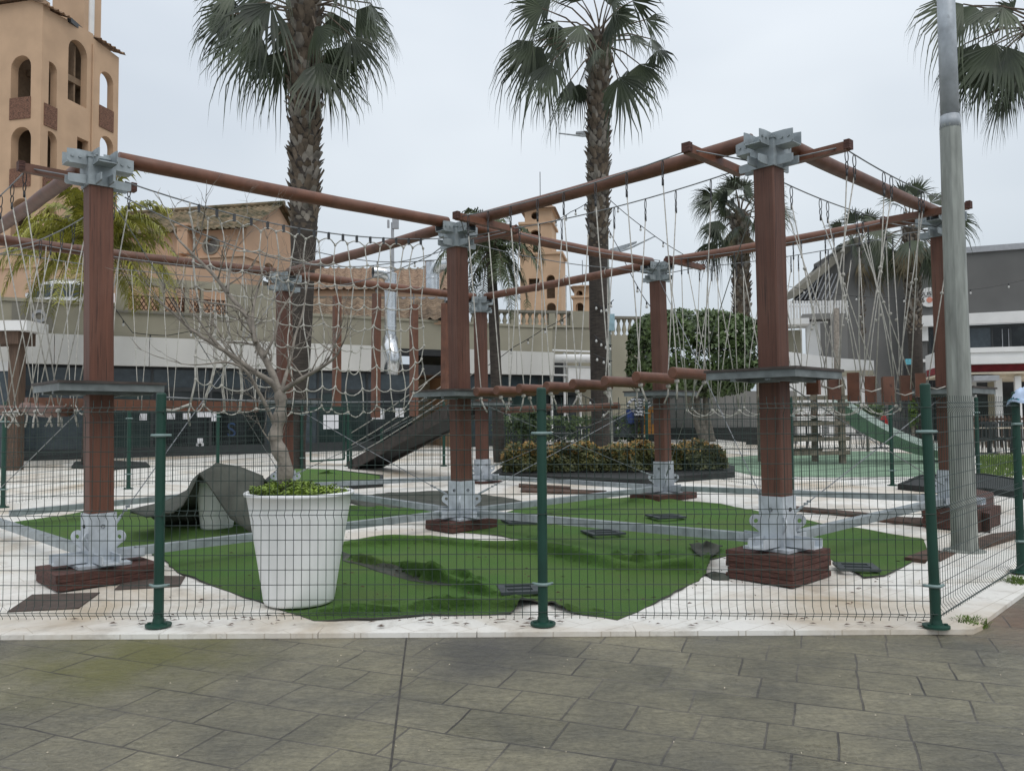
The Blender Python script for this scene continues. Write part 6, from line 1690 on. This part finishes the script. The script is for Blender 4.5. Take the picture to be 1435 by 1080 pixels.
# grey panel wall behind the hedge right part (below the ficus)
GW=PLN((P(1000,560,29.5).x,29.5),(1,.03));root=thing('grey_panel_wall','grey panelled wall in the shade under the ficus','wall',GW.pt(0,.5))
mb=MB();x=GW.S(905)
while x<GW.S(1100):GW.box(mb,x+.01,x+1.1,.4,GW.Z(1000,548),0,.12);x+=1.12
mb.build('panel',MT['grey2'],root)
mb=MB();GW.box(mb,GW.S(905),GW.S(1100),.4,1.05,-.5,-.01);mb.build('dark_base',MT['dark'],root)
# pergola kiosk at the left edge
k0=P(24,655,19.0);root=thing('kiosk','brown timber kiosk with white roof edge cut by the left edge of the photo','kiosk',V((k0.x-1.5,19.5,gz(19.5))))
zt_=P(20,449,19).z;zb_=P(20,463,19).z;xr=P(39,455,19).x
mb=MB();mb.box(V((xr-3,19.4,(zt_+zb_)/2)),(6,.9,zt_-zb_));mb.build('roof_slab',MT['white'],root)
mb=MB();mb.box(V((xr-3.25,19.4,zb_-.16)),(6,.7,.3));mb.build('soffit_beam',MT['brown'],root)
mb=MB();p=P(23,560,19.3);mb.box(V((p.x,19.3,(zb_-.3+gz(19))/2)),(.26,.26,zb_-.31-gz(19)));mb.build('timber_post',MT['brown'],root)
mb=MB();mb.box(V((P(15,560,19.3).x,19.25,1.4)),(.05,.06,2.4));mb.build('white_upright',MT['white'],root)
mb=MB();q=P(4,560,19.6);mb.box(V((q.x-.7,19.6,1.45)),(1.7,.05,2.3));mb.build('glass_pane',MT['glassb'],root)
mb=MB();mb.box(V((q.x-.7,19.62,2.75)),(1.8,.09,.22));mb.build('window_head',MT['white'],root)
# ================================================================ street furniture, people, toys
rnd=random.Random(31)
# tall lamp pole, octagonal sleeve and slimmer upper tube
pb=G(1352,776);pb.z=gz(pb.y)+.02;Yp=pb.y
root=thing('lamp_pole','tall grey galvanised lamp pole standing inside the mesh fence at the right','lamp pole',pb)
pm=P(1335,176,Yp);pt_=P(1331,-40,Yp)
def q_(t):return pb.lerp(V((pb.x-.02,pb.y,pm.z)),t)
mb=MB();n=12
mb.tube([q_(i/8) for i in range(9)],[.118-.022*i/8 for i in range(9)],n);mb.build('lower_sleeve',MT['pole'],root)
mb=MB();c=q_(1)
mb.tube([c-ZZ*.03,c+ZZ*.10],[.098,.088],16);mb.tube([c+ZZ*.0,V((c.x-.01,c.y,pt_.z+.5))],[.086,.082],20);mb.build('upper_tube',MT['galvp'],root,smooth=True)
mb=MB();mb.lathe(pb,[(0,0),(.19,0),(.19,.02),(.125,.03),(.12,.1),(0,.1)],16);mb.build('base_flange',MT['pole'],root)
# street lamp beside palm 2
Yl=24.5;b=gp(P(853,560,Yl).x,Yl);top=P(845,182,Yl)
root=thing('street_lamp','slim grey street lamp with two arms close behind the right big palm trunk','street lamp',b)
mb=MB();mb.tube([b,b.lerp(top,.5),top],[.13,.115,.08],12);mb.build('pole',MT['pole'],root,smooth=True)
for (x0,y0,x1,y1) in((843,190,783,187),(855,357,918,331)):
    a=P(x0,y0,Yl);e=P(x1,y1,Yl-.4);m=a.lerp(e,.45)-ZZ*.05;mb=MB();mb.tube([a,m,e],[.03,.03,.02],8)
    d=(e-a);mb.plate([[(0,0),(.6*d.length,.06),(.6*d.length,.10),(0,.20)]],a+ZZ*-.02,d.normalized(),ZZ,V((0,1,0)),.16);mb.build('lamp_arm',MT['galvp'],root)
p=P(851,452,Yl-.16);mb=MB();mb.box(p,(.42,.22,.50));mb.build('control_box',M('pale_blue_box',(.28,.42,.48),rough=.6),root)
p=P(829,451,23.0);mb=MB();mb.box(V((p.x,22.6,p.z)),(.18,.3,.5));one(mb,'red_box',MT['red'],'small red box fixed on the left of the right big palm trunk','box')
# string lights
def lights(label,pts,bulbs,Y=None,lit=None):
    P3=[P(x,y,d) for x,y,d in pts];root=thing('string_lights',label,'string lights',P3[0],'strings of bulbs')
    full=[]
    for i in range(len(P3)-1):
        a,b=P3[i],P3[i+1];sg=.02*(b-a).length
        for k in range(6):
            t=k/6;full.append(a.lerp(b,t)-ZZ*(sg*4*t*(1-t)))
    full.append(P3[-1]);mb=MB();mb.tube(full,.011,5);mb.build('wire',MT['black'],root)
    L=len(full)-1
    for i in range(bulbs):
        t=(i+.5)/bulbs*L;k=int(t);p=full[k].lerp(full[k+1],t-k)
        mb=MB();mb.tube([p,p-ZZ*.07],.018,8);f=mb.build('socket',MT['black'],root)
        mb=MB();mb.lathe(p-ZZ*.07,[(.014,0),(.030,-.03),(.033,-.05),(.024,-.075),(0,-.085)],10);g=mb.build('bulb',MT['bulb'],f,smooth=True)
lights('string of bulbs reaching down left from the right big palm trunk',[(826,282,21.8),(800,297,21),(772,312,20)],4)
lights('string of bulbs from the right big palm trunk down right toward the ficus',[(850,276,21.8),(903,320,22),(955,355,22.5),(1000,380,23)],5)
lights('steep string of bulbs from the right big palm past the beam head',[(848,310,21.8),(868,350,20.5),(897,408,19),(912,430,18)],4)
lights('nearly level string of bulbs behind the rope net',[(432,350,21),(520,366,21),(590,366,21),(662,357,21)],4)
lights('string of bulbs across the dark grey building beside the round sign',[(1090,398,28),(1200,415,28),(1300,416,28),(1360,406,28),(1440,391,28)],6)
lights('string of bulbs crossing the khaki terrace wall behind the far post',[(684,512,23),(720,486,23),(760,462,23),(800,440,22.5)],5)
lights('string of bulbs spiralling on the right big palm trunk, upper turns',[(860,420,21.7),(846,432,21.65),(832,424,21.7)],4)
lights('string of bulbs on the right big palm trunk, middle turn',[(832,469,21.6),(846,480,21.6),(858,484,21.7)],4)
lights('string of bulbs on the right big palm trunk at log height',[(832,496,21.6),(846,502,21.6),(858,506,21.7)],3)
lights('string of bulbs before the off white fascia left of the net',[(160,430,21),(186,466,21),(235,470,21.3),(300,455,21.6)],3)
lights('low string of bulbs above the hedge toward the tree behind',[(800,545,20),(830,560,20),(862,590,19.8),(905,625,19)],5)
# ---------------- people
def person(label,base,ht,face,mats,arms,seed=1):
    """one continuous skinned body; face = heading angle of the chest"""
    s=ht/1.70;root=thing('person',label,'person',base)
    J={'pel':(0,0,.95),'sp':(0,.01,1.12),'ch':(0,.01,1.30),'nk':(0,0,1.47),'hd':(0,-.015,1.57),'cr':(0,-.01,1.66),'ns':(0,-.095,1.575),
       'hL':(.09,0,.90),'kL':(.10,-.02,.50),'aL':(.10,.02,.09),'fL':(.115,-.13,.04),'hR':(-.09,0,.90),'kR':(-.10,-.01,.50),'aR':(-.10,.03,.09),'fR':(-.115,-.12,.04),
       'sL':(.17,.01,1.40),'sR':(-.17,.01,1.40)}
    J.update(arms)
    E=[('pel','sp'),('sp','ch'),('ch','nk'),('nk','hd'),('hd','cr'),('hd','ns'),('pel','hL'),('hL','kL'),('kL','aL'),('aL','fL'),('pel','hR'),('hR','kR'),('kR','aR'),('aR','fR'),
       ('ch','sL'),('sL','eL'),('eL','wL'),('wL','pL'),('ch','sR'),('sR','eR'),('eR','wR'),('wR','pR')]
    for sd in 'LR':
        p=V(J['p'+sd]);w_=V(J['w'+sd]);d=(p-w_).normalized();o=d.orthogonal().normalized()
        for i,(k,l) in enumerate(((-.03,.06),(-.012,.078),(.008,.082),(.028,.07))):
            J['f%s%d'%(sd,i)]=tuple(p+o*k+d*l);E.append(('p'+sd,'f%s%d'%(sd,i)))
        J['t'+sd]=tuple(w_+d*.03+o*-.055+d.cross(o)*.02);E.append(('w'+sd,'t'+sd))
    Rr={'pel':.14,'sp':.125,'ch':.135,'nk':.055,'hd':.085,'cr':.075,'ns':.013,'hL':.095,'hR':.095,'kL':.06,'kR':.06,'aL':.042,'aR':.042,'fL':.038,'fR':.038,'sL':.065,'sR':.065,'eL':.043,'eR':.043,'wL':.03,'wR':.03,'pL':.034,'pR':.034}
    keys=list(J);me=bpy.data.meshes.new('b');R=Matrix.Rotation(face,3,'Z')
    me.from_pydata([tuple(R@(V(J[k])*s)) for k in keys],[(keys.index(a),keys.index(b)) for a,b in E],[])
    o=bpy.data.objects.new('b',me);COL.objects.link(o);m=o.modifiers.new('s','SKIN');m.use_smooth_shade=True
    for i,k in enumerate(keys):
        r=Rr.get(k,.009)*s;me.skin_vertices[0].data[i].radius=(r,r*(.72 if k in('pel','sp','ch') else 1))
    me.skin_vertices[0].data[keys.index('pel')].use_root=True
    ss=o.modifiers.new('u','SUBSURF');ss.levels=2;ss.render_levels=2
    dg=bpy.context.evaluated_depsgraph_get();m2=bpy.data.meshes.new_from_object(o.evaluated_get(dg));bpy.data.objects.remove(o)
    m2.materials.clear()
    for q in mats:m2.materials.append(q)
    for f in m2.polygons:
        c=f.center/s;lat=math.hypot(c.x,c.y)
        f.material_index=0 if c.z>1.46 or (lat>.0 and c.z<1.0 and abs((R.transposed()@c).x)>.2 and c.z>.6) else 1 if c.z>.85 else 2 if c.z>.08 else 3
        f.use_smooth=True
    bo=bpy.data.objects.new('body',m2);COL.objects.link(bo);bo.parent=root
    mb=MB();c=V(base)+R@(V((0,.012,1.625))*s)
    prof=[(0,.085),(.05,.078),(.085,.045),(.098,0),(.095,-.05),(.08,-.12),(.05,-.16)]
    n=18;vs=[]
    for r,z in prof:
        for k in range(n):
            a=2*math.pi*k/n;back=max(0,math.sin(a));rr=r*(.93+.07*back)
            zz=z if z>=-.0 or math.sin(a)>-.1 else max(z,.0+.02*0)
            vs.append(c+R@(V((rr*math.cos(a),rr*math.sin(a)*1.05+.008,zz))*s))
    mb.add(vs,[(i*n+k,i*n+(k+1)%n,(i+1)*n+(k+1)%n,(i+1)*n+k) for i in range(len(prof)-1) for k in range(n)]);mb.build('hair',MT['hair'],root,smooth=True)
    return root
Yq=26.6
mb=MB();mb.box(V((4.2,28.2,.40)),(6.4,5.2,.44));mb.build('terrace',MT['slab'])['kind']='structure'
b=V((P(896,620,Yq).x,Yq,.625))
person('person in a black and white patterned top, back turned, behind the hedge',b,1.72,math.radians(180),[MT['skin'],MT['zebra'],MT['trou'],MT['black']],
  {'eL':(.40,.05,1.20),'wL':(.24,-.06,1.05),'pL':(.17,-.10,1.0),'eR':(-.40,.05,1.20),'wR':(-.24,-.06,1.05),'pR':(-.17,-.10,1.0)})
# kids ride
Yr=27.5;b=V((P(905,620,Yr).x,Yr,.625));root=thing('kiddie_ride','orange yellow children\'s ride cabin with a window opening behind the post before the hedge','kids ride',b)
mb=MB();W_,D_,Hh=1.15,.7,1.05
out=[(-W_/2,.1),(W_/2,.1),(W_/2,Hh*.9),(W_/2-.12,Hh),(-W_/2+.3,Hh),(-W_/2,.5)];h1_=[(-.30,.45),(-.02,.45),(-.02,.85),(-.18,.85)];h2_=[(.14,.45),(.44,.45),(.44,.85),(.14,.85)]
for d in(-D_/2,D_/2-.06):mb.plate([out,h1_[::-1],h2_[::-1]],b+V((0,d,.12)),V((1,0,0)),ZZ,V((0,1,0)),.06)
mb.box(b+V((0,0,.12+Hh-.03)),(W_-.5,D_-.13,.05));mb.box(b+V((0,0,.25)),(W_-.02,D_-.13,.05));mb.build('cabin',MT['yellow'],root)
mb=MB();mb.box(b+V((0,0,.05)),(1.0,.6,.14));mb.build('base',MT['black'],root)
mb=MB();mb.box(b+V((.0,0,.55)),(.35,.4,.12));mb.build('seat',MT['black'],root)
b2=V((P(872,610,27).x,27,.625));root=thing('blue_barrow','dark cart with a blue side panel behind the hedge left of the orange ride','cart',b2)
mb=MB();mb.plate([[(-.35,.15),(.35,.15),(.45,.6),(.2,.95),(-.2,.8),(-.42,.45)]],b2+V((0,-.2,0)),V((1,0,0)),ZZ,V((0,1,0)),.5);mb.build('body',MT['gplate'],root)
mb=MB();mb.box(b2+V((.25,-.26,.85)),(.3,.05,.5));mb.build('blue_panel',MT['blue'],root)
for x in(-.25,.25):
    mb=MB();mb.lathe(b2+V((x,-.1,.12)),[(0,-.04),(.12,-.04),(.12,.04),(0,.04)],14,axis=V((0,1,0)));mb.build('wheel',MT['black'],root)
# ---------------- climbing frame and slide
def climb():
    bs=[G(1140,646),G(1181,650)];y0=bs[1].y
    A=V((bs[0].x,y0+.9,0));Bp=V((bs[1].x,y0,0));A.z=gz(A.y);Bp.z=gz(Bp.y)
    dx=(A-Bp);u=V((dx.x,dx.y,0)).normalized();n=V((-u.y,u.x,0))
    if n.x>0:n=-n
    root=thing('climbing_frame','weathered timber climbing frame with cross boards beside the green slide','climbing frame',Bp)
    C=Bp+n*1.0*1;D=A+n*1.0
    Ls=V((-1.35,.1,0))
    posts=[Bp,A,Bp+Ls,A+Ls]
    for p in posts:
        mb=MB();p=V((p.x,p.y,gz(p.y)));mb.bar(p,p+ZZ*2.05,.13,.13,upv=V((0,1,0)));mb.build('post',MT['greywood'],root)
    for z in(.28,.62,1.0,1.45,1.62):
        for a,b in((posts[0],posts[2]),(posts[1],posts[3])):
            mb=MB();g=gz(a.y);o=V((0,-.085,0));mb.bar(V((a.x+.15,a.y,g+z))+o,V((b.x-.1,b.y,g+z-.02))+o,.03,.10);mb.build('cross_board',MT['greywood'],root)
    mb=MB();c=(posts[0]+posts[3])/2;mb.box(V((c.x,c.y,gz(c.y)+1.18)),(1.3,.85,.05));mb.build('deck',MT['plank'],root)
    # slide
    st=V((Bp.x+.1,(A.y+Bp.y)/2,gz(Bp.y)+1.42));e=G(1297,640);pts=[]
    root=thing('slide','pale slide with dark green sides running down right from the climbing frame','slide',V((e.x,e.y,gz(e.y))))
    end=V((e.x,st.y+.3,gz(e.y)+.12))
    for i in range(15):
        t=i/14;z=st.z+(end.z-st.z)*(1-(1-t)**1.75)
        pts.append(V((st.x+(end.x-st.x)*t,st.y+(end.y-st.y)*t,z)))
    w_=.30;mb=MB();vs=[];fs=[]
    prof=[(-w_-.05,.20),(-w_-.05,-.05),(w_+.05,-.05),(w_+.05,.20),(w_,.20),(w_,0),(-w_,0),(-w_,.20)]
    N=len(prof)
    for p in pts:
        for y,z in prof:vs.append(p+V((0,y,z)))
    for i in range(len(pts)-1):
        for k in range(N):fs.append((i*N+k,i*N+(k+1)%N,(i+1)*N+(k+1)%N,(i+1)*N+k))
    mb.add(vs,fs+[tuple(range(N)),tuple((len(pts)-1)*N+k for k in range(N))],0)
    mb.build('chute',MT['slide'],root)
    mb=MB();vs=[]
    for p in pts:
        t=(p.x-st.x)/(end.x-st.x);vs+=[p+V((0,-w_-.055,.03)),p+V((0,-w_-.055,-.42+.34*t))]
    mb.add(vs,[(2*i,2*i+1,2*i+3,2*i+2) for i in range(len(pts)-1)]);o=mb.build('green_side',MT['slideg'],root);sm_=o.modifiers.new('t','SOLIDIFY');sm_.thickness=.03
climb()
# ---------------- cafe furniture far back on the right and behind the hedge
def chair(b,rot,label,grp):
    R=Matrix.Rotation(rot,3,'Z');root=thing('cafe_chair',label,'chair',b,grp)
    mb=MB();mb.box(V(b)+R@V((0,0,.45)),(.42,.42,.04),R);mb.build('seat',MT['frame'],root)
    mb=MB();
    for i in range(5):mb.box(V(b)+R@V((-.17+.085*i,.2,.68)),(.03,.02,.40),R)
    mb.box(V(b)+R@V((0,.2,.895)),(.44,.03,.05),R);mb.build('backrest',MT['frame'],root)
    for x in(-.18,.18):
        for y in(-.18,.18):
            mb=MB();mb.tube([V(b)+R@V((x*1.1,y*1.15,0)),V(b)+R@V((x,y,.43))],.016,5);mb.build('leg',MT['frame'],root)
def table(b,label,grp,mat='frame'):
    root=thing('cafe_table',label,'table',b,grp)
    mb=MB();mb.lathe(b,[(0,.72),(.40,.72),(.41,.735),(.40,.75),(0,.75)],24);mb.build('tabletop',MT[mat],root)
    mb=MB();mb.tube([V(b)+ZZ*.03,V(b)+ZZ*.715],.03,8);mb.lathe(b,[(0,0),(.24,0),(.22,.03),(0,.035)],16);mb.build('pedestal',MT['frame'],root)
g1='dark cafe chairs beyond the slide and fence';g2='dark cafe tables beyond the slide and fence'
for i,(x,y) in enumerate(((1118,604),(1140,606),(1165,603),(1195,606),(1222,604),(1246,606),(1262,603))):
    Yc=26.5+rnd.uniform(-.8,.8);b=gp(P(x,y,Yc).x,Yc);chair(b,rnd.uniform(0,6.28),'dark slatted cafe chair before the cream wall, behind the climbing frame and slide',g1)
for x in(1130,1180,1234):
    Yc=26.3;b=gp(P(x,600,Yc).x,Yc);table(b,'round dark cafe table before the cream wall, behind the climbing frame and slide',g2)
for i,x in enumerate((1378,1391,1404,1417,1430)):
    Yc=22.5+(i%2)*.9;b=gp(P(x,625,Yc).x,Yc);chair(b,rnd.uniform(0,6.28),'dark slatted cafe chair under the white canopy, beyond the grass strip','dark cafe chairs by the white canopy')
for x in(1384,1423):
    Yc=23.2;b=gp(P(x,610,Yc).x,Yc);table(b,'pale topped cafe table under the white canopy, beyond the grass strip','pale cafe tables by the white canopy','cream')
p=gp(P(1392,600,25.3).x,25.3);mb=MB()
for i in range(17):mb.box(V((p.x-.95+i*.12,25.3,p.z+.55)),(.035,.04,1.0))
mb.box(V((p.x,25.345,p.z+.95)),(2.1,.04,.07));mb.box(V((p.x,25.345,p.z+.3)),(2.1,.04,.07));one(mb,'timber_screen',MT['plank'],'low brown slatted screen behind the pale cafe tables at the right','screen')
for i,x in enumerate((722,745,768,792,816)):
    Yc=20.6+(i%2)*1.0;b=gp(P(x,605,Yc).x,Yc);chair(b,rnd.uniform(0,6.28),'dark slatted chair in the shade behind the left half of the hedge','dark chairs behind the hedge')
for x in(733,782):
    b=gp(P(x,600,21.2).x,21.2);table(b,'dark round table in the shade behind the left half of the hedge','dark tables behind the hedge')
# closed green parasol and dark bushes behind the far post
def bush(px,py0,py1,wpx,Y,label,n,mat='leaf'):
    c=P(px,(py0+py1)/2,Y);rz=(P(px,py0,Y).z-P(px,py1,Y).z)/2;rx=wpx/2*Y/F
    root=thing('potted_bush',label,'bush',gp(c.x,Y),'dark bushes')
    mb=MB()
    def f():
        a=rnd.uniform(0,6.28);e=math.asin(rnd.uniform(-1,1));k=rnd.random()**.35;d=V((math.cos(e)*math.cos(a),math.cos(e)*math.sin(a),math.sin(e)))
        return c+V((d.x*rx,d.y*rx,d.z*rz))*k*(1+.25*math.sin(a*3+e*5)),d
    leaves(mb,n,f,.04,.09);mb.build('foliage',MT[mat],root)
    mb=MB();mb.tube([gp(c.x,Y),c],.05,7);mb.build('stem',MT['bark'],root)
bush(738,572,612,46,20,'dark bush behind the left end of the hedge beside the far post',1200)
bush(1215,566,585,44,24.5,'dark green bush behind the slide top',900)
bush(1279,560,600,16,29.6,'yellow green bush beside the palm by the sushi sign',500,'weed')
# palm by trunk base greenery & notice sign by the post
b=gp(P(1271,600,28).x,28);root=thing('fire_post','slim dark post with a pale blue plate beside the palm by the sushi sign','sign post',b)
mb=MB();mb.tube([b,V((b.x,28,P(1271,512,28).z))],.05,8);mb.build('pole',MT['black'],root)
mb=MB();c=P(1271,507,28);mb.box(V((c.x,27.9,c.z)),(.2,.04,.2));mb.build('plate',MT['cloth2'],root)
# red hydrant like stand
b=gp(P(1239,610,31).x,31);root=thing('red_stand','small bright red stand seen under the hanging stumps','stand',b)
MT['bred']=M('bright_red',(.45,.02,.02),rough=.5)
mb=MB();mb.lathe(b,[(0,0),(.16,0),(.16,.35),(.1,.45),(.14,.55),(.14,.8),(.09,.95),(0,1.0)],14);mb.build('body',MT['bred'],root)
mb=MB();mb.box(b+V((0,-.15,.6)),(.12,.03,.12));mb.build('label_plate',MT['paper'],root)
# far filler trees right of the pink house are not needed; dark strip of hedge under the terrace wall
mb=MB();x0=P(690,600,27).x;x1=P(900,600,27).x
def hs():return V((rnd.uniform(x0,x1),27+rnd.uniform(-.3,.3),gz(27)+rnd.random()**.6*1.1)),V((0,-.7,.5))
leaves(mb,2600,hs,.05,.1);one(mb,'background_hedge',MT['leaf'],'dark hedge in the shade under the khaki terrace wall','hedge')
